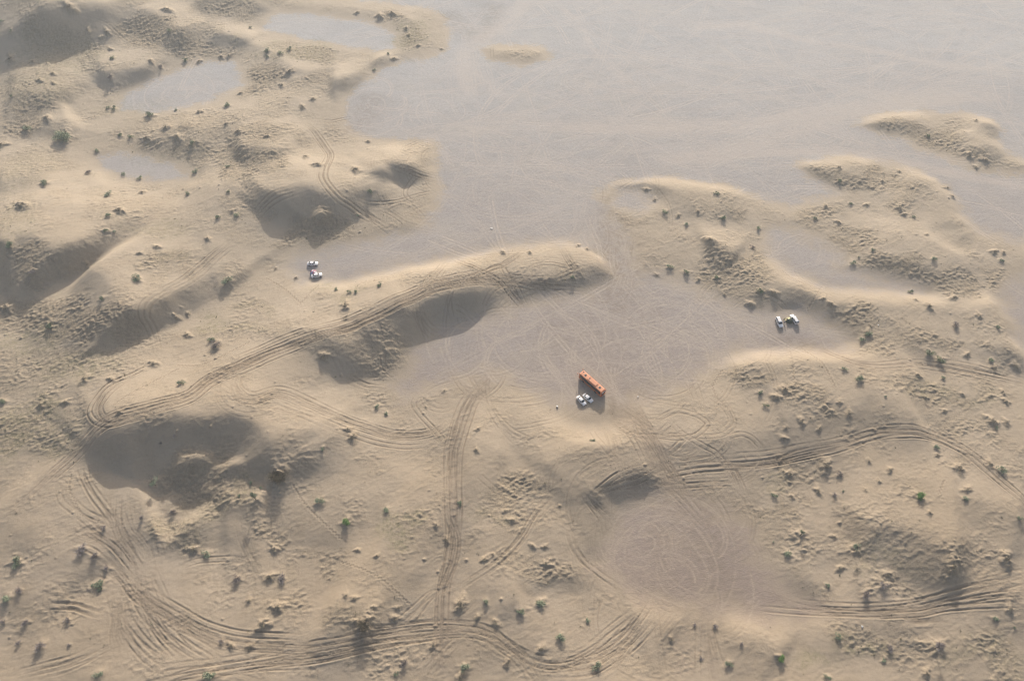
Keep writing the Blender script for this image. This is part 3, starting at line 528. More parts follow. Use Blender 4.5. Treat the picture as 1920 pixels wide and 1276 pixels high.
e = e*(.3+.7*sstep(-3, 4, SZ))                      # the hard clay takes shallower ruts
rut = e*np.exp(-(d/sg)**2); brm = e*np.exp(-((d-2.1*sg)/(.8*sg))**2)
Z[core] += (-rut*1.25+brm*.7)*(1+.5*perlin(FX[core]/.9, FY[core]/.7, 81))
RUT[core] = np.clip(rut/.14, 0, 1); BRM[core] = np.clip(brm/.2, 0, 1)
d, e = dist['faint'], dep['faint']
f = np.exp(-(d/.36)**2); Z[core] += (-e*f*.5+e*.4*np.exp(-((d-.7)/.3)**2))*(1-sstep(2, 8, SZ))
f = f*(1-.93*sstep(1, 8, SZ)); e = e*(1-.9*sstep(1, 8, SZ)); FNT[core] = np.clip(f*e/.045, 0, 1)
WORN = np.zeros_like(Z); PALE = np.zeros_like(Z)
def band(t, pts, w, s, pale=False):
    pp = tl(t, pts); x, y = place(np.array([p[0] for p in pp]), np.array([p[1] for p in pp])); C_ = catmull(np.c_[x, y], 5)
    x0, x1, y0, y1 = C_[:,0].min()-3*w, C_[:,0].max()+3*w, C_[:,1].min()-3*w, C_[:,1].max()+3*w
    i0, i1 = np.searchsorted(cx, [x0, x1]); j0, j1 = np.searchsorted(cy, [y0, y1])
    w = w*.6 if pale else w
    d, _, par = polyeval(C_, GX[j0:j1, i0:i1]+w1[j0:j1, i0:i1]*.15, GY[j0:j1, i0:i1])
    f = s*np.exp(-(d/w)**2)*sstep(0, .1, par)*sstep(0, .1, 1-par)
    T_ = PC if pale else WC
    T_[j0:j1, i0:i1] = np.maximum(T_[j0:j1, i0:i1], f)
WC = np.zeros(GX.shape); PC = np.zeros(GX.shape)
band('P', [(930,690),(907,725),(883,752),(870,785),(860,818),(853,850),(852,900),(853,950),(853,1000),(847,1050),(837,1100),(833,1150),(831,1200),(827,1290)], 2.4, .8)
band('J', [(60,440),(250,540),(430,660),(560,800),(640,950),(700,1100),(800,1290),(900,1500),(930,1640)], 5.2, 1)
band('P', [(1150,915),(1257,888),(1353,875),(1437,866),(1580,835),(1697,810),(1787,835),(1880,907),(1960,990)], 3, .4)
band('P', [(0,975),(60,925),(187,800),(300,758),(447,688),(567,638),(690,595),(813,538),(940,522),(1090,535)], 3, .4)
band('P', [(1130,400),(1150,470),(1165,530),(1150,600)], 9, .8); band('P', [(1235,960),(1260,1120),(1290,1290)], 5, .5)
band('P', [(1315,1130),(1325,1200),(1345,1290)], 3, .6); band('P', [(1300,900),(1240,910),(1170,905)], 5, .5)
band('F', [(400,600),(680,655),(800,705),(950,760),(1100,780),(1300,770),(1500,790),(1700,830),(1960,900)], 3.5, .6)
band('K', [(900,740),(1100,900),(1300,1050),(1450,1230)], 6, .4); band('G', [(640,600),(760,740),(850,900),(900,1100)], 7, .4)
band('I', [(350,760),(700,860),(1100,870),(1500,820),(1960,780)], 3.5, .45); band('P', [(1100,760),(1130,830),(1180,900)], 7, .35)
band('P', [(800,590),(740,600),(680,640)], 5, .25); band('P', [(700,170),(680,220),(655,260)], 9, .5); band('P', [(830,20),(900,70),(930,0)], 7, .5)
band('P', [(1920,178),(1700,195),(1500,215),(1400,235),(1250,240),(1000,240)], 6, .8, True); band('P', [(1280,310),(1400,290),(1550,285),(1650,295),(1760,320),(1960,360)], 4, 1, True)
band('P', [(1920,180),(1700,190),(1560,225),(1440,262),(1330,290),(1200,300)], 9, .7, True); band('B', [(1060,-20),(960,90),(860,180),(740,250),(700,300),(690,400),(740,560)], 7, .8, True)
band('B', [(700,300),(800,470),(960,560)], 6, .5, True); band('C', [(0,180),(300,140),(700,230),(1100,290),(1500,370),(1920,390)], 4, .6, True); band('B', [(1200,0),(1350,150),(1400,260),(1550,420),(1700,560)], 4, .4, True)
band('B', [(0,950),(800,700),(1300,700),(2200,690)], 8, .35, True); band('P', [(1180,470),(1250,500),(1340,560)], 6, .4, True); band('P', [(960,470),(1060,450),(1130,440)], 8, .5, True)
band('P', [(1230,880),(1290,950),(1340,1020),(1345,1140)], 11, .8); band('P', [(1180,1100),(1260,1110),(1420,1120)], 6, .4); band('P', [(1150,380),(1140,420),(1165,480),(1180,560),(1240,620)], 14, .45); band('P', [(1000,600),(1100,620),(1200,640)], 16, .35); band('P', [(1120,700),(1180,720),(1230,760)], 9, .4)
WORN = np.clip(up(WC)*(.75+.9*perlin(FX/2.5, FY/2, 83)+.5*perlin(FX/.9, FY/.8, 84)), 0, 1); PALE = np.clip(up(PC)*(.8+.8*perlin(FX/5, FY/2.5, 85)+.5*perlin(FX/1.2, FY/.8, 86)), 0, 1)
FNT = np.clip(FNT+PALE*1.25*FLAT, 0, 1)
def zat(x, y):
    i = int(np.clip(np.searchsorted(xs, x)-1, 0, NX-2)); j = int(np.clip(np.searchsorted(ys, y)-1, 0, NY-2))
    a = (x-xs[i])/(xs[i+1]-xs[i]); b = (y-ys[j])/(ys[j+1]-ys[j])
    return float((Z[j,i]*(1-a)+Z[j,i+1]*a)*(1-b)+(Z[j+1,i]*(1-a)+Z[j+1,i+1]*a)*b)
# level the ground where vehicles stand
SPOTS = [(1104,748,13),(1109,722,7.5),(1090,750,4.5),(1102,745,4),(585,494,4),(593,514,4),(1462,604,4),(1485,600,5)]
for px, py, r in SPOTS:
    x, y = place(np.array([px]), np.array([py])); x, y = float(x[0]), float(y[0])
    i0, i1 = np.searchsorted(xs, [x-2*r, x+2*r]); j0, j1 = np.searchsorted(ys, [y-2*r, y+2*r])
    q = np.hypot(FX[j0:j1, i0:i1]-x, FY[j0:j1, i0:i1]-y); w = 1-sstep(r*.7, r*1.7, q)
    zz = Z[j0:j1, i0:i1]; zm = float(np.median(zz[q < r])); Z[j0:j1, i0:i1] = zz*(1-w)+(zm+(zz-zm)*.12)*w

# ------------------------------------------------------------------ materials
def mat(name): 
    m = bpy.data.materials.new(name); m.use_nodes = True
    return m, m.node_tree.nodes, m.node_tree.links, m.node_tree.nodes['Principled BSDF']
def simple(name, col, rough=.5, metal=0, spec=.5, var=.12, scale=6, coat=0):
    m, N, L, b = mat(name)
    tc = N.new('ShaderNodeTexCoord'); nz = N.new('ShaderNodeTexNoise'); nz.inputs['Scale'].default_value = scale; nz.inputs['Detail'].default_value = 4
    L.new(tc.outputs['Object'], nz.inputs['Vector'])
    mx = N.new('ShaderNodeMix'); mx.data_type = 'RGBA'
    mx.inputs[6].default_value = (*[c*(1-var) for c in col], 1); mx.inputs[7].default_value = (*[min(1, c*(1+var)) for c in col], 1)
    L.new(nz.outputs['Fac'], mx.inputs[0]); L.new(mx.outputs[2], b.inputs['Base Color'])
    b.inputs['Roughness'].default_value = rough; b.inputs['Metallic'].default_value = metal
    b.inputs['Specular IOR Level'].default_value = spec; b.inputs['Coat Weight'].default_value = coat
    return m
gm, N, L, B = mat('desert_ground')
def nd(t, **k):
    n = N.new(t)
    for a, v in k.items(): setattr(n, a, v)
    return n
def mixc(f, a, b):
    n = nd('ShaderNodeMix', data_type='RGBA')
    for i, v in ((0, f), (6, a), (7, b)):
        if isinstance(v, (int, float)): n.inputs[i].default_value = v
        elif isinstance(v, tuple): n.inputs[i].default_value = (*v, 1)
        else: L.new(v, n.inputs[i])
    return n.outputs[2]
def mth(op, a, b=None, c=None):
    n = nd('ShaderNodeMath', operation=op)
    for i, v in enumerate((a, b, c)):
        if v is None: continue
        if isinstance(v, (int, float)): n.inputs[i].default_value = v
        else: L.new(v, n.inputs[i])
    n.use_clamp = False
    return n.outputs[0]
def clampr(v, a, b):
    n = nd('ShaderNodeMapRange'); n.inputs[1].default_value = a; n.inputs[2].default_value = b; L.new(v, n.inputs[0]); return n.outputs[0]
geo = nd('ShaderNodeNewGeometry')
def noise(scale, det=4, rough=.55, st=(1,1,1), rot=0):
    mp = nd('ShaderNodeMapping'); mp.inputs['Scale'].default_value = st; mp.inputs['Rotation'].default_value = (0,0,rot)
    L.new(geo.outputs['Position'], mp.inputs['Vector'])
    n = nd('ShaderNodeTexNoise'); n.inputs['Scale'].default_value = scale; n.inputs['Detail'].default_value = det; n.inputs['Roughness'].default_value = rough
    L.new(mp.outputs[0], n.inputs['Vector']); return n.outputs['Fac']
aA = nd('ShaderNodeAttribute', attribute_name='cover'); sA = nd('ShaderNodeSeparateColor'); L.new(aA.outputs['Color'], sA.inputs[0])
aB = nd('ShaderNodeAttribute', attribute_name='marks'); sB = nd('ShaderNodeSeparateColor'); L.new(aB.outputs['Color'], sB.inputs[0])
flat_, grass_, rough_ = sA.outputs[0], sA.outputs[1], sA.outputs[2]; rut_, faint_, berm_ = sB.outputs[0], sB.outputs[1], sB.outputs[2]
worn_ = aB.outputs['Alpha']
sxyz = nd('ShaderNodeSeparateXYZ'); L.new(geo.outputs['Position'], sxyz.inputs[0])
haze_tint = clampr(mth('ADD', sxyz.outputs[1], mth('MULTIPLY', noise(.012, 3), 80)), 110, 400)   # distance haze painted into the ground colours: paler, greyer farther off
sand = mixc(clampr(noise(.02, 5), .35, .65), (.352,.288,.216), (.412,.343,.266))
sand = mixc(mth('MULTIPLY', clampr(noise(.12, 4), .45, .7), .5), sand, (.33,.268,.195))
sand = mixc(mth('MULTIPLY', clampr(noise(1.6, 4, .7), .5, .75), .35), sand, (.27,.215,.155))
sand = mixc(mth('MULTIPLY', haze_tint, .6), sand, (.51,.455,.375))  # far sand lifted toward the painted haze tone
clay = mixc(clampr(noise(.018, 5, .6, (1,1.6,1)), .35, .65), (.315,.252,.213), (.285,.232,.203))
clay = mixc(mth('MULTIPLY', clampr(noise(.5, 6, .75, (1,2.4,1), .3), .42, .62), .5), clay, (.355,.29,.24))
clay = mixc(haze_tint, clay, mixc(clampr(noise(.03, 6, .6, (1,2,1)), .35, .65), (.415,.42,.43), (.47,.47,.47)))  # far clay takes the blue-grey of the painted haze
clay = mixc(mth('MULTIPLY', clampr(noise(.9, 5, .7, (1,2.2,1), -.5), .5, .66), .5), clay, (.215,.18,.16))
clay = mixc(mth('MULTIPLY', clampr(noise(.035, 6, .7, (1,1.8,1), .2), .5, .66), .6), clay, mixc(haze_tint, (.345,.28,.215), (.45,.44,.425)))
clay = mixc(mth('MULTIPLY', clampr(noise(.11, 6, .75, (1,2.4,1), -.15), .5, .68), .45), clay, mixc(haze_tint, (.25,.21,.18), (.33,.32,.32)))
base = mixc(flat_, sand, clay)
rcol = mixc(clampr(noise(1.1, 6, .75), .42, .6), (.34,.28,.20), (.20,.17,.13))
base = mixc(mth('MULTIPLY', rough_, .6), base, rcol)
gcol = mixc(clampr(noise(.7, 5, .8), .4, .6), (.17,.17,.09), (.26,.245,.15))
gf = mth('MULTIPLY', grass_, clampr(noise(.55, 6, .8), .44, .60))
base = mixc(mth('MULTIPLY', gf, .6), base, gcol)
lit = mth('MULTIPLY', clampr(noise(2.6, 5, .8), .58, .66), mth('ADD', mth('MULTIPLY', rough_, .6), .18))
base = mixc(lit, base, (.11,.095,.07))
base = mixc(mth('MULTIPLY', worn_, .62), base, (.222,.182,.148))
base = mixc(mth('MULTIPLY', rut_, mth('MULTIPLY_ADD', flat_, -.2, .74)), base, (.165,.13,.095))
base = mixc(mth('MULTIPLY', berm_, .3), base, (.46,.38,.28))
base = mixc(mth('MULTIPLY', faint_, .55), base, mixc(haze_tint, (.42,.345,.27), (.55,.505,.465)))
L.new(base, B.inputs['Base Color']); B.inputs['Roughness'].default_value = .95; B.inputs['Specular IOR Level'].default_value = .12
b1 = nd('ShaderNodeBump'); b1.inputs['Strength'].default_value = .9; b1.inputs['Distance'].default_value = .12
hsum = mth('ADD', mth('MULTIPLY', noise(2.2, 5, .7), mth('ADD', mth('MULTIPLY', rough_, 1.6), .55)), mth('MULTIPLY', mth('MULTIPLY', noise(1.1, 5, .7, (1,2.6,1), .3), flat_), 1.0))
L.new(hsum, b1.inputs['Height']); L.new(b1.outputs[0], B.inputs['Normal'])

# ------------------------------------------------------------------ ground mesh
def grid_mesh(name):
    me = bpy.data.meshes.new(name); nv = NX*NY
    me.vertices.add(nv); co = np.empty((nv, 3), np.float32); co[:,0] = FX.ravel(); co[:,1] = FY.ravel(); co[:,2] = Z.ravel()
    me.vertices.foreach_set('co', co.ravel())
    idx = np.arange(nv, dtype=np.int32).reshape(NY, NX)
    q = np.stack([idx[:-1,:-1], idx[:-1,1:], idx[1:,1:], idx[1:,:-1]], -1).reshape(-1, 4); nf = len(q)
    me.loops.add(nf*4); me.loops.foreach_set('vertex_index', q.ravel())
    me.polygons.add(nf); me.polygons.foreach_set('loop_start', np.arange(nf, dtype=np.int32)*4)
    me.polygons.foreach_set('use_smooth', np.ones(nf, bool)); me.update(calc_edges=True)
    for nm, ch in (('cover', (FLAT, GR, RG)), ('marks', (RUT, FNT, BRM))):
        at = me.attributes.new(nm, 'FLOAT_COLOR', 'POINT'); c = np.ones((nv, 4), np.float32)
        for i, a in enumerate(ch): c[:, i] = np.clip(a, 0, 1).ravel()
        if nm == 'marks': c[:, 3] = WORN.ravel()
        at.data.foreach_set('color', c.ravel())
    me.materials.append(gm); return me
ground_ob = bpy.data.objects.new('ground', grid_mesh('ground')); COL.objects.link(ground_ob); ground_ob['kind'] = 'structure'

# ------------------------------------------------------------------ mesh helpers
class MB:
    def __init__(s): s.bm = bmesh.new()
    def box(s, c, d, rz=0, bev=0, taper=None):
        M = Matrix.Translation(c) @ Matrix.Rotation(rz, 4, 'Z') @ Matrix.Diagonal((*d, 1))
        r = bmesh.ops.create_cube(s.bm, size=1, matrix=M)
        if bev:
            es = list({e for v in r['verts'] for e in v.link_edges})
            bmesh.ops.bevel(s.bm, geom=es, offset=bev, segments=2, affect='EDGES')
        return s
    def cyl(s, a, b, r1, r2=None, n=12):
        a, b = Vector(a), Vector(b); d = b-a
        M = Matrix.Translation((a+b)/2) @ d.to_track_quat('Z', 'Y').to_matrix().to_4x4()
        bmesh.ops.create_cone(s.bm, cap_ends=True, segments=n, radius1=r1, radius2=r1 if r2 is None else r2, depth=d.length, matrix=M); return s
    def loft(s, rings, cap=True):
        vs = [[s.bm.verts.new(p) for p in r] for r in rings]; n = len(vs[0])
        for a, b in zip(vs[:-1], vs[1:]):
            for i in range(n): s.bm.faces.new((a[i], a[(i+1) % n], b[(i+1) % n], b[i]))
        if cap: s.bm.faces.new(vs[0][::-1]); s.bm.faces.new(vs[-1])
        bmesh.ops.recalc_face_normals(s.bm, faces=s.bm.faces); return s
    def quad(s, *p): s.bm.faces.new([s.bm.verts.new(q) for q in p]); return s
    def ball(s, c, r, sc=(1,1,1), n=10):
        bmesh.ops.create_uvsphere(s.bm, u_segments=n, v_segments=max(5, n*2//3), radius=r, matrix=Matrix.Translation(c) @ Matrix.Diagonal((*sc, 1))); return s
    def build(s, name, m, parent=None, smooth=False, label=None):
        me = bpy.data.meshes.new(name); s.bm.to_mesh(me); s.bm.free(); me.materials.append(m)
        if smooth: me.polygons.foreach_set('use_smooth', [True]*len(me.polygons))
        o = bpy.data.objects.new(name, me); COL.objects.link(o); o.parent = parent
        if label: o['label'] = label
        return o
def tag(o, label, cat, group=None):
    o['label'] = label; o['category'] = cat
    if group: o['group'] = group
    return o
def empty(name, label, cat, loc, rz=0, group=None):
    o = bpy.data.objects.new(name, None); COL.objects.link(o); o.empty_display_size = .3
    o.location = loc; o.rotation_euler = (0, 0, rz); return tag(o, label, cat, group)
def spot(px, py):
    x, y = place(np.array([px]), np.array([py])); return float(x[0]), float(y[0])
def copy_tree(o, parent=None):
    c = o.copy(); COL.objects.link(c); c.parent = parent
    for ch in o.children: copy_tree(ch, c)
    return c

# ------------------------------------------------------------------ vehicles
M_white = simple('white_car_paint', (.84,.85,.87), .3, 0, .5, .03, 2, .5)
M_glass = simple('dark_window_glass', (.018,.028,.042), .08, 0, .6, .2)
M_rub = simple('black_rubber', (.022,.022,.022), .85); M_rim = simple('wheel_rim', (.42,.42,.43), .35, .7)
M_red = simple('red_lamp_glass', (.45,.03,.02), .25); M_lamp = simple('clear_lamp_glass', (.75,.76,.74), .15)
M_orange = simple('orange_bus_paint', (.60,.205,.095), .42, 0, .5, .06, 1.2, .3)
M_orange2 = simple('pale_orange_roof_paint', (.71,.335,.20), .6, 0, .4, .07, .9)  # roof and mirrors get a paler orange than the body
M_trim = simple('dark_trim', (.05,.05,.055), .6); M_grey = simple('grey_hatch_plastic', (.17,.165,.16), .6)
def wheel(par, x, y, r, w, name='wheel'):
    s = 1 if y > 0 else -1
    wb = bpy.data.objects.new(name, None)
    m = MB(); m.cyl((x, y-w/2, r), (x, y+w/2, r), r, n=20); t = m.build('wheel', M_rub, par)
    MB().cyl((x, y+s*(w/2-.02), r), (x, y+s*(w/2+.012), r), r*.62, r*.5, n=14).build('rim', M_rim, t)
    bpy.data.objects.remove(wb)
def sect(x, hw, z0, z1, k=.82, zm=None):
    """body cross-section ring at x: rounded shoulder"""
    zm = z0+(z1-z0)*.55 if zm is None else zm
    half = [(hw*.86, z0), (hw*.98, z0+.1), (hw, zm), (hw*.97, z1-.09), (hw*k, z1)]
    return [(x, y, z) for y, z in half]+[(x, -y, z) for y, z in half[::-1]]
def car(name, label, loc, rz, kind, group):
    root = empty(name, label, 'car', loc, rz, group)
    if kind == 'sedan':
        st = [(-2.2,.66,.38,.78),(-2.12,.78,.28,.90),(-1.5,.84,.22,.95),(-.9,.86,.2,.94),(0,.87,.2,.93),(.85,.86,.2,.92),(1.3,.85,.22,.86),(1.9,.80,.26,.77),(2.12,.72,.3,.68),(2.2,.58,.36,.6)]
        belt, roof = .93, 1.40; c = (-1.62,-.95,.42,1.08); wx, wr = (-1.3, 1.33), .31; hwb, hwt = .79, .60
    else:
        st = [(-2.3,.74,.5,.95),(-2.24,.86,.38,1.1),(-1.5,.91,.34,1.16),(0,.92,.33,1.15),(.9,.92,.33,1.13),(1.5,.91,.36,1.1),(2.1,.87,.4,1.04),(2.3,.78,.46,.92),(2.36,.64,.52,.8)]
        belt, roof = 1.14, 1.78; c = (-2.2,-2.02,.55,1.12); wx, wr = (-1.35, 1.42), .38; hwb, hwt = .86, .70
    MB().loft([sect(*q) for q in st]).build('body', M_white, root, True)
    x0, x1, x2, x3 = c                                # cabin: base rear, roof rear, roof front, base front
    b = belt-.03; t = roof-.05
    def P(x, z, s): 
        f = (z-b)/(t-b); return (x, s*(hwb+(hwt-hwb)*f), z)
    # glass panes, each its own part
    def pane(nm, pts, off):
        m = MB(); o = Vector(off); a = [Vector(p) for p in pts]
        m.loft([[p-o*.6 for p in a], [p+o*.4 for p in a]]); return m.build(nm, M_glass, root)
    cab = MB().loft([[P(x0,b,1),P(x1,t,1),P(x2,t,1),P(x3,b,1)], [P(x0,b,-1),P(x1,t,-1),P(x2,t,-1),P(x3,b,-1)]]).build('cabin', M_white, root)
    f = .1
    L_ = lambda p, q, u: tuple(Vector(p)*(1-u)+Vector(q)*u)
    A, Bq, C, Dq = P(x3,b,1), P(x3,b,-1), P(x2,t,-1), P(x2,t,1)
    ins = lambda a, b_, c_, d: [L_(L_(a,b_,.06),L_(d,c_,.06),.08), L_(L_(a,b_,.94),L_(d,c_,.94),.08), L_(L_(a,b_,.94),L_(d,c_,.94),.92), L_(L_(a,b_,.06),L_(d,c_,.06),.92)]
    pane('windscreen', ins(A,Bq,C,Dq), (.03,0,.03))
    pane('rear_window', ins(P(x0,b,1),P(x0,b,-1),P(x1,t,-1),P(x1,t,1)), (-.03,0,.02))
    for s in (1, -1):
        xm = (x1+x2)/2 if kind == 'sedan' else -.35
        segs = [(x0, x1, xm-.05, xm-.05), (xm+.05, xm+.05, x2, x3)] if kind == 'sedan' else [(x0,x1,-1.35,-1.35),(-1.25,-1.25,-.42,-.42),(-.32,-.32,x2,x3)]
        for bx0, tx0, tx1, bx1 in segs:
            q = [P(bx0,b,s), P(tx0,t,s), P(tx1,t,s), P(bx1,b,s)]; cen = sum((Vector(v) for v in q), Vector())/4
            pane('side_window', [tuple(cen+(Vector(v)-cen)*.84) for v in q], (0,.03*s,.01))
    # roof skin with rounded edges
    m = MB(); n = 6; rings = []
    for i in range(n+1):
        u = i/n; x = x1-.05+(x2-x1+.1)*u; zz = roof-.03*(2*u-1)**2; w = hwt+.02
        rings.append([(x,w,t-.02),(x,w,t+.02),(x,w*.8,zz),(x,0,zz+.02),(x,-w*.8,zz),(x,-w,t+.02),(x,-w,t-.02)])
    m.loft(rings).build('roof', M_white, root, True)
    for x in wx:
        for s in (1, -1): wheel(root, x, s*(st[4][1]-.1), wr, .22)
    xf, zf = (2.1, .62) if kind == 'sedan' else (2.24, .86)
    for s in (1, -1):
        MB().box((xf, s*.56, zf), (.16,.3,.13), 0, .02).build('headlight', M_lamp, root)
        MB().box((-xf+(.0 if kind == 'sedan' else -.02), s*.64, .78 if kind == 'sedan' else .98), (.12,.26 if kind == 'sedan' else .14,.14 if kind == 'sedan' else .34), 0, .02).build('tail_light', M_red, root)
        MB().box((x3-.18, s*(hwb+.14), belt+.08), (.1,.18,.12), 0, .03).build('wing_mirror', M_white, root)
        for hx in (-.15, .75): MB().box((hx-.3, s*(st[4][1]+.005), belt-.14), (.16,.03,.03)).build('door_handle', M_trim, root)
    MB().box((xf+.08 if kind=='sedan' else 2.36, 0, zf-.2), (.06,.9,.12)).build('grille', M_trim, root)
    if kind == 'suv':
        for s in (1, -1): MB().box((-.8, s*.6, roof+.05), (2.0,.035,.035)).build('roof_rail', M_trim, root)
    return root
def along(p0, p1, h=0):                              # heading between two surveyed points
    x0, y0 = ground(p0[0], p0[1], h); x1, y1 = ground(p1[0], p1[1], h); return math.atan2(float(y1-y0), float(x1-x0))
def put(px, py, h=.8):
    x, y = ground(px, py, h)
    for _ in range(4):
        z = zat(float(x), float(y)); x, y = ground(px, py, z+h)
    return float(x), float(y), z-.02
def zfit(x, y, rz, L, W):
    return min(zat(x+a*math.cos(rz)-b*math.sin(rz), y+a*math.sin(rz)+b*math.cos(rz)) for a in (-L,L) for b in (-W,W))
def putcar(name, label, pa, pb, kind, group, h=.7):
    rz = along(pa, pb); x, y, z = put((pa[0]+pb[0])/2, (pa[1]+pb[1])/2, h)
    zz = [zat(x+a*math.cos(rz)-b*math.sin(rz), y+a*math.sin(rz)+b*math.cos(rz)) for a, b in ((1.3,0),(-1.3,0),(0,.8),(0,-.8))]
    o = car(name, label, (x, y, sum(zz)/4-.02), rz, kind, group)
    o.rotation_euler = (math.atan2(zz[2]-zz[3], 1.6), -math.atan2(zz[0]-zz[1], 2.6), rz); return o
putcar('parked_car', 'white sedan parked in the bus shadow, farther of the two from the bus', (1082.6,742.2), (1097.5,758.5), 'sedan', 'sedans parked beside the bus')
putcar('parked_car', 'white sedan parked in the bus shadow, the one close to the bus side', (1095,739), (1110,752), 'sedan', 'sedans parked beside the bus')
putcar('parked_car', 'white sedan alone on the clay tongue, just above the small tent', (575.5,493.5), (596.5,493.5), 'sedan', 'cars parked on the clay tongue')
putcar('parked_car', 'white hatchback parked against the small magenta and white tent', (584,517.5), (603.5,513.5), 'sedan', 'cars parked on the clay tongue')
putcar('parked_car', 'white off-road estate car with its bonnet toward the viewer', (1457.5,595), (1465.5,612.5), 'suv', 'off-road cars on the clay', .9)
putcar('parked_car', 'white off-road estate car showing its rear window, beside the green tent', (1494.5,605), (1484.5,590.5), 'suv', 'off-road cars on the clay', .9)

def bus():
    pa, pb = (1130.5,731.5), (1091.2,697.3)            # rear, front (roof ends)
    rz = along(pa, pb, 3.2); x, y, z = put((pa[0]+pb[0])/2, (pa[1]+pb[1])/2, 3.2)
    zz = [zat(x+a*math.cos(rz)-b*math.sin(rz), y+a*math.sin(rz)+b*math.cos(rz)) for a, b in ((3.6,0),(-3.6,0),(0,1.1),(0,-1.1))]
    o = empty('orange_bus', 'long orange coach parked alone on the clay with two dark roof hatches', 'bus', (x, y, sum(zz)/4-.02), rz)
    o.rotation_euler = (math.atan2(zz[2]-zz[3], 2.2), -math.atan2(zz[0]-zz[1], 7.2), rz)
    Lh, W, H = 5.7, 1.25, 3.2
    def S(x, w, z0, z1):
        h = [(w*.96,z0),(w,z0+.25),(w,1.5),(w*.97,z1-.4),(w*.93,z1-.14),(w*.8,z1)]
        return [(x,a,b) for a,b in h]+[(x,-a,b) for a,b in h[::-1]]
    MB().loft([S(-Lh,W*.93,.42,H-.3),S(-Lh+.1,W*.98,.34,H-.08),S(-Lh+.45,W,.32,H-.01),S(-2,W,.32,H),S(2.5,W,.32,H),S(Lh-.6,W,.32,H-.02),S(Lh-.18,W*.98,.34,H-.12),S(Lh,W*.9,.4,H-.45)]).build('body', M_orange, o, False)
    # roof skin
    MB().loft([[(x,1.06,H-.02),(x,.85,H+.05),(x,0,H+.09),(x,-.85,H+.05),(x,-1.06,H-.02)] for x in (-Lh+.4,-3,0,3,Lh-.55)]).build('roof', M_orange2, o, False)
    MB().box((-.15,0,H+.19), (4.3,1.6,.26), 0, .07).build('air_conditioner', M_orange2, o)
    for xx in (1.2,1.55): MB().box((xx,0,H+.325), (.2,1.0,.02)).build('cooling_grille', M_trim, o)
    for xx in (3.45,-3.7): 
        h = MB().box((xx,0,H+.11), (.78,.78,.1), 0, .03).build('roof_hatch', M_grey, o)
        MB().box((xx,0,H+.17), (.6,.6,.03), 0, .01).build('hatch_lid', M_trim, h)
    MB().box((Lh-.75,-.45,H+.08), (.5,.4,.08), 0, .03).build('roof_vent', M_trim, o)
    MB().box((Lh-.7,.2,H+.02), (.12,1.7,.16), 0, .04).build('roof_edge', M_orange, o)
    for s in (1,-1):
        n = 6; x0, x1 = -5.25, 4.95; w = (x1-x0)/n
        MB().box(((x0+x1)/2, s*(W+.004), 2.28), (x1-x0,.03,1.36)).build('window_band', M_trim, o)
        for i in range(n): MB().box((x0+w*(i+.5), s*(W+.022), 2.28), (w-.1,.025,1.26)).build('side_window', M_glass, o)
        MB().box((0, s*(W+.012), 1.22), (10.6,.03,.07)).build('side_moulding', M_trim, o)
        for i in range(5):
            xx = -2.0+i*1.05
            MB().box((xx, s*(W+.01), .78), (.98,.025,.62)).build('luggage_door', M_orange, o)
        for xx in (3.35,-2.95):
            MB().cyl((xx, s*(W-.3), .5), (xx, s*(W+.02), .5), .6, n=20).build('wheel_arch', M_trim, o); wheel(o, xx, s*(W-.12), .49, .3)
        MB().box((Lh-.02, s*.82, .85), (.1,.42,.22), 0, .04).build('headlight', M_lamp, o)
        MB().box((-Lh+.01, s*.98, 1.15), (.1,.22,.6), 0, .03).build('tail_light', M_red, o)
        mr = MB().cyl((Lh-.15,s*1.02,H-.2),(Lh+.4,s*1.34,H-.12),.035,n=8).build('mirror_arm', M_orange, o)
        MB().box((Lh+.42,s*1.36,H-.42), (.26,.36,.6), 0, .06).build('mirror', M_orange2, mr)
    MB().box((4.55,-(W+.045),1.6), (.85,.02,2.2)).build('door', M_glass, o)
    MB().loft([[(Lh-.01,1.02,1.35),(Lh-.01,-1.02,1.35),(Lh+.0,-1.0,2.7),(Lh+.0,1.0,2.7)],[(Lh+.05,1.02,1.35),(Lh+.05,-1.02,1.35),(Lh-.02,-1.0,2.72),(Lh-.02,1.0,2.72)]]).build('windscreen', M_glass, o)
    MB().box((-Lh-.012,0,2.2), (.06,2.0,1.15), 0, .01).build('rear_window', M_glass, o)
    MB().box((-Lh-.03,0,2.82), (.08,2.0,.1), 0, .02).build('rear_window_strip', M_white, o)
    MB().box((-Lh+.0,0,.55), (.16,2.3,.35), 0, .05).build('bumper', M_orange, o); MB().box((Lh+.0,0,.55), (.16,2.2,.35), 0, .05).build('bumper', M_orange, o)
    MB().box((-Lh-.03,0,1.1), (.06,1.1,.45)).build('engine_grille', M_trim, o)
    MB().box((-Lh-.09,0,.62), (.02,.52,.12)).build('number_plate', M_white, o)
bus()

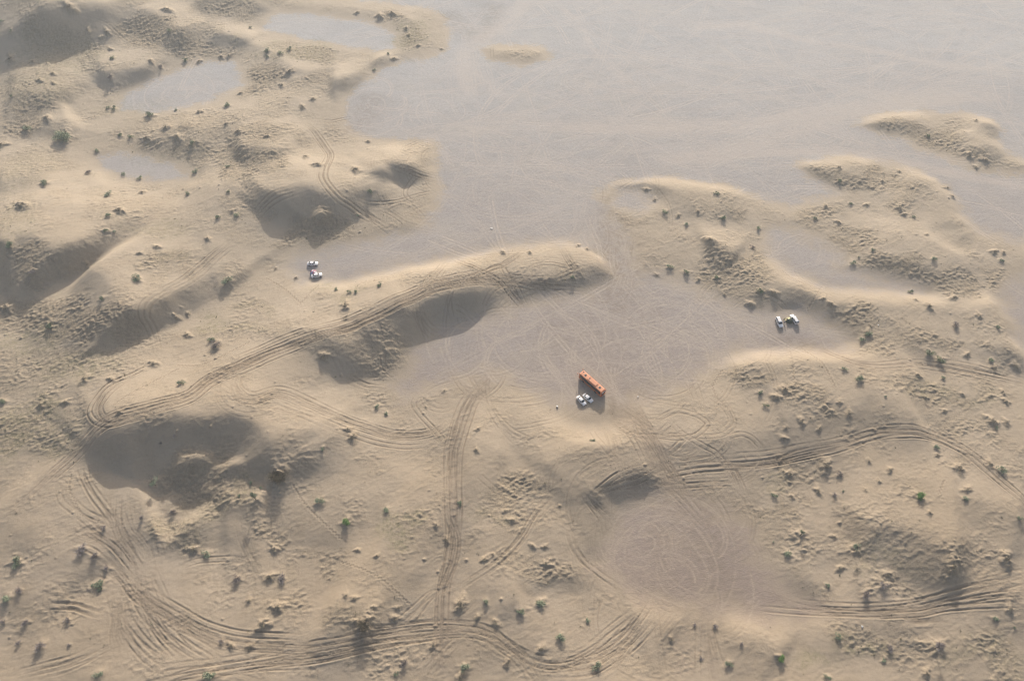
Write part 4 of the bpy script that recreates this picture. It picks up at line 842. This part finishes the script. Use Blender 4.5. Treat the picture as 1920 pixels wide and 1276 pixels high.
# ------------------------------------------------------------------ camp things
def dome_tent(label, px, py, r, h, cols, rz, group=None):
    x, y, z = put(px, py, h*.5); o = empty('dome_tent', label, 'tent', (x, y, z), rz, group)
    n = 6
    for k in range(n):
        a0, a1 = 2*math.pi*k/n, 2*math.pi*(k+1)/n; m = MB(); rings = []
        for i in range(7):
            t = i/6; rr = r*math.cos(t*math.pi/2)**.75+.02; zz = h*math.sin(t*math.pi/2)
            row = []
            for j in range(5):
                a = a0+(a1-a0)*j/4; sag = 1-.07*math.sin(math.pi*j/4)
                row.append((rr*sag*math.cos(a), rr*sag*math.sin(a), zz))
            rings.append(row)
        vs = [[m.bm.verts.new(p) for p in q] for q in rings]
        for a, b in zip(vs[:-1], vs[1:]):
            for j in range(4): m.bm.faces.new((a[j], a[j+1], b[j+1], b[j]))
        m.build('canvas_panel', cols[k % len(cols)], o, True)
    for k in range(3):
        a = math.pi*2*k/n; m = MB(); pr = None
        for i in range(13):
            t = -math.pi/2+math.pi*i/12; rr = r*math.copysign(abs(math.sin(t))**.75 if False else abs(math.sin(t)), math.sin(t)); p = (rr*math.cos(a)*1.02, rr*math.sin(a)*1.02, (h+.02)*math.cos(t)**.9 if math.cos(t) > 0 else 0)
            if pr: m.cyl(pr, p, .018, n=6)
            pr = p
        m.build('pole', M_trim, o)
    dm = MB().loft([[(r*.93,-.32,.05),(r*.93,.32,.05),(r*.72,.22,h*.55),(r*.72,-.22,h*.55)],[(r*1.0,-.32,.05),(r*1.0,.32,.05),(r*.78,.22,h*.57),(r*.78,-.22,h*.57)]]).build('door_flap', cols[-1], o)
    return o
C_mag = simple('magenta_cloth', (.38,.07,.16), .8); C_blue = simple('blue_cloth', (.17,.29,.47), .8); C_wh = simple('white_cloth', (.78,.74,.76), .8)
C_dg = simple('dark_green_cloth', (.055,.075,.06), .8); C_py = simple('pale_yellow_cloth', (.66,.64,.38), .8)
dome_tent('small magenta, white and blue dome tent pitched against the hatchback', 587.5, 510.5, 1.5, 1.35, [C_mag, C_wh, C_mag, C_blue, C_mag, C_wh], .4)
dome_tent('dark green dome tent with pale yellow panels between the two off-road cars', 1480.5, 599.5, 1.5, 1.4, [C_dg, C_py, C_py, C_dg, C_dg, C_dg], .2)

# ---- people
SKIN = simple('skin', (.36,.22,.15), .6); HAIRM = simple('dark_hair', (.03,.025,.02), .7); TRO = simple('dark_trousers', (.05,.055,.075), .85)
def skinned(name, verts, edges, radii, m, parent, sub=2, root=0):
    me = bpy.data.meshes.new(name); me.from_pydata(verts, edges, []); me.materials.append(m)
    o = bpy.data.objects.new(name, me); COL.objects.link(o); o.parent = parent
    o.modifiers.new('skin', 'SKIN'); s = o.modifiers.new('sub', 'SUBSURF'); s.levels = s.render_levels = sub
    if not me.skin_vertices: me.skin_vertices_ensure() if hasattr(me, 'skin_vertices_ensure') else None
    return o
def person(label, px, py, rz, top, pose=0, hmul=1.0, group=None):
    x, y, z = put(px, py, .9); root = empty('person', label, 'person', (x, y, zat(x, y)), rz, group)
    b = 'body'; s = hmul
    A = .25+.5*pose
    V = [(0,0,.93),(0,0,1.12),(0,0,1.34),(0,0,1.46),(.01,0,1.53),(.02,0,1.64),(.02,0,1.74),
         (0,.19,1.40),(.03,.27,1.13),(.16+A*.3,.24,.95),(.22+A*.35,.235,.87),
         (0,-.19,1.40),(.01,-.27,1.13),(.08,-.27,.88),(.11,-.265,.80),
         (0,.095,.88),(.04,.11,.48),(-.02,.115,.08),(.13,.12,.035),
         (0,-.095,.88),(.02,-.11,.48),(-.03,-.115,.08),(.12,-.12,.035)]
    E = [(0,1),(1,2),(2,3),(3,4),(4,5),(5,6),(3,7),(7,8),(8,9),(9,10),(3,11),(11,12),(12,13),(13,14),(0,15),(15,16),(16,17),(17,18),(0,19),(19,20),(20,21),(21,22)]
    Rr = [.13,.12,.15,.1,.055,.09,.075,.06,.045,.034,.03,.06,.045,.034,.03,.09,.062,.045,.04,.09,.062,.045,.04]
    def grow(nm, idx, mm, add=0):
        mp = {i: k for k, i in enumerate(idx)}
        me = bpy.data.meshes.new(nm); me.from_pydata([tuple(c*s for c in V[i]) for i in idx], [(mp[a], mp[c]) for a, c in E if a in mp and c in mp], []); me.materials.append(mm)
        o = bpy.data.objects.new(nm, me); COL.objects.link(o); o.parent = root
        o.modifiers.new('Skin', 'SKIN'); q = o.modifiers.new('Sub', 'SUBSURF'); q.levels = 2; q.render_levels = 2
        for k, i in enumerate(idx):
            sv = me.skin_vertices[0].data[k]; r = (Rr[i]+add)*s; sv.radius = (r, r*(1.25 if i in (1,2,3) else 1)); sv.use_root = (k == 0)
        return o
    grow('body', list(range(23)), SKIN)
    grow('shirt', [0,1,2,3,7,8,11,12], top, .022); grow('trousers', [0,15,16,17,19,20,21], TRO, .02)
    hd = Vector(V[5])*s
    MB().ball(hd+Vector((-.02,0,.045)), .105*s, (1.05,.95,1.0)).build('hair', HAIRM, root, True)
    MB().box(hd+Vector((.11,0,-.005))*s, (.035,.025,.045), 0, .008).build('nose', SKIN, root)
    for sy in (1,-1):
        w = Vector(V[10 if sy > 0 else 14])*s; m = MB()
        for f in range(4): 
            ln = (.07,.08,.075,.06)[f]; yy = (f-1.5)*.017
            m.cyl(w+Vector((0,yy,-.02)), w+Vector((.02,yy*1.1,-.04-ln)), .0085, .007, 6)
        m.cyl(w+Vector((.01,-.02*sy,0)), w+Vector((.05,-.035*sy,-.05)), .01, .008, 6)
        m.build('hand', SKIN, root)
YEL = simple('yellow_shirt', (.68,.66,.20), .8); DKS = simple('dark_green_shirt', (.05,.08,.06), .8); BLS = simple('blue_shirt', (.13,.22,.40), .8); GRS_ = simple('grey_blue_shirt', (.24,.27,.33), .8); WHS = simple('pale_shirt', (.7,.7,.66), .8)
person('person in a yellow top standing nearest the left off-road car', 1470.6, 598.2, 2.0, YEL, 1)
person('person in a grey blue top standing below the yellow one', 1471.5, 603.4, 1.2, GRS_)
person('person in a dark green top between the yellow one and the green tent', 1475.6, 598.6, 3.6, DKS)
person('person in a blue top standing by the magenta and white tent', 583.0, 509.6, .8, BLS)

# scrap on the ground
M_scrap = simple('white_plastic', (.75,.74,.72), .5)
def scrap(label, px, py, r, name='plastic_scrap'):
    x, y, z = put(px, py, .1); m = MB()
    for k in range(5): 
        a = random.uniform(0, 6.28); q = random.uniform(.2, .6)*r
        m.box((q*math.cos(a), q*math.sin(a), .08+.06*k), (r*random.uniform(.5,1), r*random.uniform(.3,.7), .12), random.uniform(0,3), .03)
    o = m.build(name, M_scrap, None); o.location = (x, y, z); tag(o, label, 'litter')
scrap('crumpled white plastic scrap on the clay above the arc dune', 922, 428, .7)
scrap('tiny white scrap on the rough slope beyond the off-road cars', 1646, 609, .45)
scrap('small white scrap at the far edge of the clay', 1442, 2, .6)
scrap('white scrap beside the wheel marks past the bus tail', 1196, 743, .4)
scrap('pale scrap under the long shadow of the leafless tree', 1616, 1174, .5)
x, y, z = put(1044.6, 761.8, .2)
o = empty('water_drum', 'white-topped drum left standing in the sand just beyond the parked sedans', 'drum', (x, y, z))
MB().cyl((0,0,0), (0,0,.55), .34, .34, 18).build('drum_wall', M_grey, o); MB().cyl((0,0,.55), (0,0,.6), .36, .33, 18).build('lid', M_scrap, o)

# ------------------------------------------------------------------ shrubs
def leafmat(name, c1, c2, tr=.0):
    m, N_, L_, b = mat(name); oi = N_.new('ShaderNodeObjectInfo'); g = N_.new('ShaderNodeNewGeometry'); nz = N_.new('ShaderNodeTexNoise'); nz.inputs['Scale'].default_value = 1.7
    L_.new(g.outputs['Position'], nz.inputs['Vector'])
    ad = N_.new('ShaderNodeMath'); ad.operation = 'ADD'; L_.new(nz.outputs['Fac'], ad.inputs[0])
    ml = N_.new('ShaderNodeMath'); ml.operation = 'MULTIPLY_ADD'; ml.inputs[1].default_value = .7; ml.inputs[2].default_value = -.35; L_.new(oi.outputs['Random'], ml.inputs[0]); L_.new(ml.outputs[0], ad.inputs[1])
    mx = N_.new('ShaderNodeMix'); mx.data_type = 'RGBA'; mx.clamp_factor = True; mx.inputs[6].default_value = (*c1, 1); mx.inputs[7].default_value = (*c2, 1)
    L_.new(ad.outputs[0], mx.inputs[0]); L_.new(mx.outputs[2], b.inputs['Base Color']); b.inputs['Roughness'].default_value = .8; b.inputs['Specular IOR Level'].default_value = .2
    return m
M_green = leafmat('grey_green_leaves', (.17,.215,.145), (.33,.38,.27)); M_bright = leafmat('fresh_green_leaves', (.11,.23,.07), (.22,.35,.13))
M_dark = leafmat('dark_olive_twigs', (.14,.125,.095), (.23,.21,.16)); M_dry = leafmat('dry_lilac_grey_twigs', (.21,.185,.18), (.34,.31,.31)); M_wood = leafmat('grey_brown_wood', (.10,.08,.06), (.17,.14,.11))
rs = random.Random(7)
def shrub_mesh(name, m, n, leaf, flat=.62, lumps=5, hollow=.35, twig=False):
    """unit shrub, about 1 m across: clumps of small leaf faces spread through an uneven crown"""
    vs, fs = [], []
    cl = []
    for _ in range(lumps):
        a = rs.uniform(0, 6.28); q = rs.uniform(.05, .36); cl.append((q*math.cos(a), q*math.sin(a), rs.uniform(.15, .5)*flat, rs.uniform(.14, .27)))
    for _ in range(n):
        c = rs.choice(cl); d = Vector((rs.gauss(0,1), rs.gauss(0,1), rs.gauss(0,1)+.25)).normalized(); r = c[3]*rs.uniform(hollow, 1.12)
        p = Vector((c[0], c[1], c[2]))+Vector((d.x*r, d.y*r, d.z*r*.8)); p.z = max(p.z, .02)
        u = Vector((rs.gauss(0,1), rs.gauss(0,1), rs.gauss(0,1))).normalized(); w = u.cross(d).normalized() if u.cross(d).length > .01 else Vector((1,0,0))
        ll = leaf*rs.uniform(.6, 1.5)
        if twig: a_, b_ = d*ll*2.2+Vector((0,0,ll*.5)), w*ll*.16
        else: a_, b_ = (d*.6+u*.6)*ll, w*ll*.55
        i = len(vs); vs += [p-b_, p+b_, p+a_+b_*.5, p+a_-b_*.5]; fs.append((i, i+1, i+2, i+3))
    me = bpy.data.meshes.new(name); me.from_pydata([tuple(v) for v in vs], [], fs); me.materials.append(m); return me
def stem_mesh(name, h=.5, n=7, spread=.34, r=.018):
    mb = MB()
    for k in range(n):
        a = rs.uniform(0, 6.28); q = rs.uniform(.3, 1)*spread; p0 = Vector((0,0,-.04)); p1 = Vector((q*.45*math.cos(a), q*.45*math.sin(a), h*.45)); p2 = Vector((q*math.cos(a+.3), q*math.sin(a+.3), h*rs.uniform(.7,1)))
        mb.cyl(p0, p1, r, r*.7, 5); mb.cyl(p1, p2, r*.7, r*.25, 5)
    me = bpy.data.meshes.new(name); mb.bm.to_mesh(me); mb.bm.free(); me.materials.append(M_wood); return me
PR = {'g': [shrub_mesh('foliage', M_green, 520, .055, .7) for _ in range(5)], 'k': [shrub_mesh('foliage', M_dark, 260, .06, .5, 6, .1) for _ in range(5)],
      'd': [shrub_mesh('foliage', M_dry, 620, .06, .8, 5, .1, True) for _ in range(4)], 'e': [shrub_mesh('foliage', M_bright, 900, .045, .85, 6) for _ in range(3)],
      'b': [shrub_mesh('foliage', M_green, 2600, .028, .6, 11) for _ in range(1)], 'r': [shrub_mesh('foliage', M_dark, 2600, .03, .55, 10, .1, True) for _ in range(2)],
      't': [shrub_mesh('crown', M_green, 900, .045, .7, 6) for _ in range(3)], 's': [shrub_mesh('crown', M_dry, 900, .06, .8, 6, .1, True)]}
ST = [stem_mesh('stem') for _ in range(4)]
LOOK = {'g': 'grey-green leafy shrub', 'k': 'dark scrubby bush', 'd': 'dry lilac-grey leafless shrub', 'e': 'fresh green rounded bush', 'b': 'broad many-headed green bush', 'r': 'large dark tangled thicket', 't': 'pale green tree', 's': 'leafless grey tree'}
MARKS = [((1109,722),'the orange bus'),((590,505),'the two cars by the small tent'),((1475,602),'the off-road cars'),((335,860),'the great shadowed dune hollow'),((1203,1030),'the round clay pan of swirling tracks'),
 ((333,165),'the long clay pan among the far dunes'),((265,310),'the small oval clay pan'),((850,570),'the dark arc-shaped slip face'),((570,385),'the dark dune with the pale spur'),((740,330),'the round dark hollow at the clay edge'),
 ((1500,480),'the clay pocket between the dunes'),((1750,265),'the far sand island'),((1600,310),'the tip of the far dune tongue'),((960,100),'the low sand patch on the clay'),((60,70),'the far shadowed dune flank'),((150,530),'the long brown dune crest'),
 ((230,1050),'the fan of deep wheel ruts'),((850,1000),'the straight track running through the sand'),((1720,1030),'the rough shaded ridge'),((1640,700),'the soft dune crest beside the curving track'),((1180,490),'the funnel of tracks'),((280,735),'the hooked end of the main track'),
 ((1700,1135),'the curving double track'),((1320,830),'the looping doughnut tracks'),((780,50),'the pale sand spit'),((1000,1240),'the dip in the braided track'),((640,1170),'the rough dark mound'),((950,920),'the cluster of clods'),((1700,510),'the hummocky ridge below the clay pocket'),((430,90),'the far rippled dunes'),((600,960),'the pale slope beside the dune hollow'),((1450,920),'the stony rise'),((1850,880),'the track over the far shoulder'),((1500,740),'the broken hummocks'),((1360,500),'the sunken scarp')]
DIRS = ['right of','upper right of','above','upper left of','left of','lower left of','below','lower right of']
for i, s in enumerate(SHRUBS):
    ds = [math.hypot(s['px']-m[0][0], (s['py']-m[0][1])*1.3) for m in MARKS]; k = int(np.argmin(ds)); mx_ = MARKS[k]
    a = math.atan2(-(s['py']-mx_[0][1]), s['px']-mx_[0][0]); dn = DIRS[int(round(a/(math.pi/4))) % 8] if ds[k] > 14 else 'on'
    s['mark'] = mx_[1]; s['dir'] = dn; s['d'] = ds[k]
    z_ = s['spx']; s['adj'] = 'tiny' if z_ < 7.5 else 'small' if z_ < 10.5 else 'middling' if z_ < 14 else 'large' if z_ < 20 else 'very large'
from collections import defaultdict
gr = defaultdict(list)
for s in SHRUBS: gr[(s['adj'], s['kind'], s['dir'], s['mark'])].append(s)
ORD = ['closest', 'second closest', 'third closest', 'fourth closest', 'fifth closest', 'sixth closest', 'seventh closest', 'farthest']
for key, l in gr.items():
    l.sort(key=lambda s: s['d'])
    for j, s in enumerate(l):
        lab = f"{s['adj']} {LOOK[s['kind']]} {s['dir']} {s['mark']}"
        if len(l) == 2: lab += (', nearer', ', farther')[j]
        elif len(l) > 2: lab += ', '+ORD[min(j, 7)]
        s['label'] = lab
for i, s in enumerate(SHRUBS):
    k = s['kind']; z0 = zat(s['x'], s['y']); S_ = s['size']*(.78 if k == 'k' else 1.08); me = PR[k][i % len(PR[k])]; rz = rs.uniform(0, 6.28)
    G = 'shrubs and bushes growing on the dunes'
    sc3 = (S_*rs.uniform(.85,1.15), S_*rs.uniform(.85,1.15), S_*rs.uniform(.5,.78)*(.6 if k == 'k' else 1))
    if k in 'ts':
        h = s['size']*.95+.8
        r = empty('small_tree', s['label'], 'tree', (s['x'], s['y'], z0-.05), rz, 'small trees on the sand')
        mb = MB(); mb.cyl((0,0,0), (.12,.05,h*.55), .13, .1, 8); mb.cyl((.12,.05,h*.55), (.05,-.05,h), .1, .05, 8)
        for q in range(7):
            a = q*.9+rs.uniform(-.3,.3); mb.cyl((.1,.03,h*rs.uniform(.45,.8)), (.1+S_*.36*math.cos(a), S_*.36*math.sin(a), h+S_*rs.uniform(.1,.35)), .06, .02, 6)
        mb.build('trunk', M_wood, r)
        c = bpy.data.objects.new('crown', me); COL.objects.link(c); c.parent = r; c.location = (0,0,h*.72); c.scale = sc3
    elif s['spx'] >= 13:
        r = empty('shrub', s['label'], 'shrub', (s['x'], s['y'], z0-.04), rz, G)
        c = bpy.data.objects.new('foliage', me); COL.objects.link(c); c.parent = r; c.scale = sc3
        t = bpy.data.objects.new('stem', ST[i % 4]); COL.objects.link(t); t.parent = r; t.scale = sc3
    else:
        r = bpy.data.objects.new('shrub', me); COL.objects.link(r); r.location = (s['x'], s['y'], z0-.04); r.rotation_euler = (0,0,rz); r.scale = sc3; tag(r, s['label'], 'shrub', G)

# low tufts nobody could count
def tufts():
    g = np.random.default_rng(9); n = 60000
    x = g.uniform(-300, 300, n); y = g.uniform(45, 430, n)
    gi = np.clip(np.searchsorted(xs, x), 0, NX-1); gj = np.clip(np.searchsorted(ys, y), 0, NY-1)
    pr = GR[gj, gi]*.85+RG[gj, gi]*.34+.008; pr *= (FLAT[gj, gi] < .3); pr *= .35+1.3*(perlin(x/6, y/5, 71) > .02)
    ok = g.uniform(0, 1, n) < pr*.62; x, y = x[ok], y[ok]; z = Z[gj[ok], gi[ok]]; n = len(x); print('tufts', n)
    nb = 5; sz = g.uniform(.14, .42, n)*(1+.4*(g.uniform(0,1,n) > .93))
    V = np.zeros((n, nb, 3, 3), np.float32)
    for b in range(nb):
        a = g.uniform(0, 6.28, n); w = sz*.28; ln = sz*g.uniform(.5, 1.1, n); ox, oy = g.normal(0, 1, n)*sz*.35, g.normal(0, 1, n)*sz*.35
        dx, dy = np.cos(a), np.sin(a)
        V[:,b,0] = np.c_[x+ox-dy*w, y+oy+dx*w, z-.03]; V[:,b,1] = np.c_[x+ox+dy*w, y+oy-dx*w, z-.03]; V[:,b,2] = np.c_[x+ox+dx*ln*.5, y+oy+dy*ln*.5, z+ln*.75]
    me = bpy.data.meshes.new('grass'); nv = n*nb*3; me.vertices.add(nv); me.vertices.foreach_set('co', V.ravel())
    me.loops.add(nv); me.loops.foreach_set('vertex_index', np.arange(nv, dtype=np.int32)); me.polygons.add(nv//3); me.polygons.foreach_set('loop_start', np.arange(nv//3, dtype=np.int32)*3)
    me.update(calc_edges=True); me.materials.append(leafmat('sparse_grass', (.12,.12,.065), (.24,.235,.14)))
    o = bpy.data.objects.new('grass', me); COL.objects.link(o); o['kind'] = 'stuff'; o['label'] = 'sparse low grass tufts and litter scattered over the dunes'; o['category'] = 'grass'
tufts()

# ------------------------------------------------------------------ haze, sun, sky, camera
hz = MB().box((0, 500, 150), (4000, 3600, 420)).build('haze', None or bpy.data.materials.new('desert_haze'), None)
hm = hz.data.materials[0]; hm.use_nodes = True; hm.node_tree.nodes.clear()
ho = hm.node_tree.nodes.new('ShaderNodeOutputMaterial'); hv = hm.node_tree.nodes.new('ShaderNodeVolumeScatter')
hv.inputs['Color'].default_value = (.82,.91,1,1); hv.inputs['Density'].default_value = HAZE; hv.inputs['Anisotropy'].default_value = .35
hm.node_tree.links.new(hv.outputs[0], ho.inputs['Volume']); hz['kind'] = 'structure'
if HAZE == 0: bpy.data.objects.remove(hz)
AZ, EL = math.radians(5), math.radians(22)          # sun direction, clockwise from straight ahead
sd = Vector((math.sin(AZ)*math.cos(EL), math.cos(AZ)*math.cos(EL), math.sin(EL)))
sl = bpy.data.lights.new('sun', 'SUN'); sl.energy = SUN; sl.angle = math.radians(.6); sl.color = (1, .945, .86)
so = bpy.data.objects.new('sun', sl); COL.objects.link(so); so.rotation_euler = sd.to_track_quat('Z', 'Y').to_euler()
w = bpy.data.worlds.new('World'); scene.world = w; w.use_nodes = True
sk = w.node_tree.nodes.new('ShaderNodeTexSky'); sk.sky_type = 'NISHITA'; sk.sun_disc = False; sk.sun_elevation = EL; sk.sun_rotation = AZ; sk.dust_density = 5.0; sk.air_density = .9; sk.ozone_density = .6
w.node_tree.links.new(sk.outputs[0], w.node_tree.nodes['Background'].inputs[0]); w.node_tree.nodes['Background'].inputs[1].default_value = SKY
cam = bpy.data.cameras.new('camera'); co = bpy.data.objects.new('camera', cam); COL.objects.link(co)
co.location = (0, 0, CAM_H); co.rotation_euler = (math.pi/2-PITCH, 0, 0); cam.sensor_width = 36; cam.lens = 36*FPX/1920; cam.clip_end = 20000; cam.clip_start = 1
scene.camera = co
scene.view_settings.view_transform = 'Standard'; scene.view_settings.look = 'None'; scene.view_settings.exposure = 0
scene.cycles.use_denoising = True; scene.cycles.filter_width = 1.2; scene.cycles.volume_bounces = 1; scene.cycles.max_bounces = 6
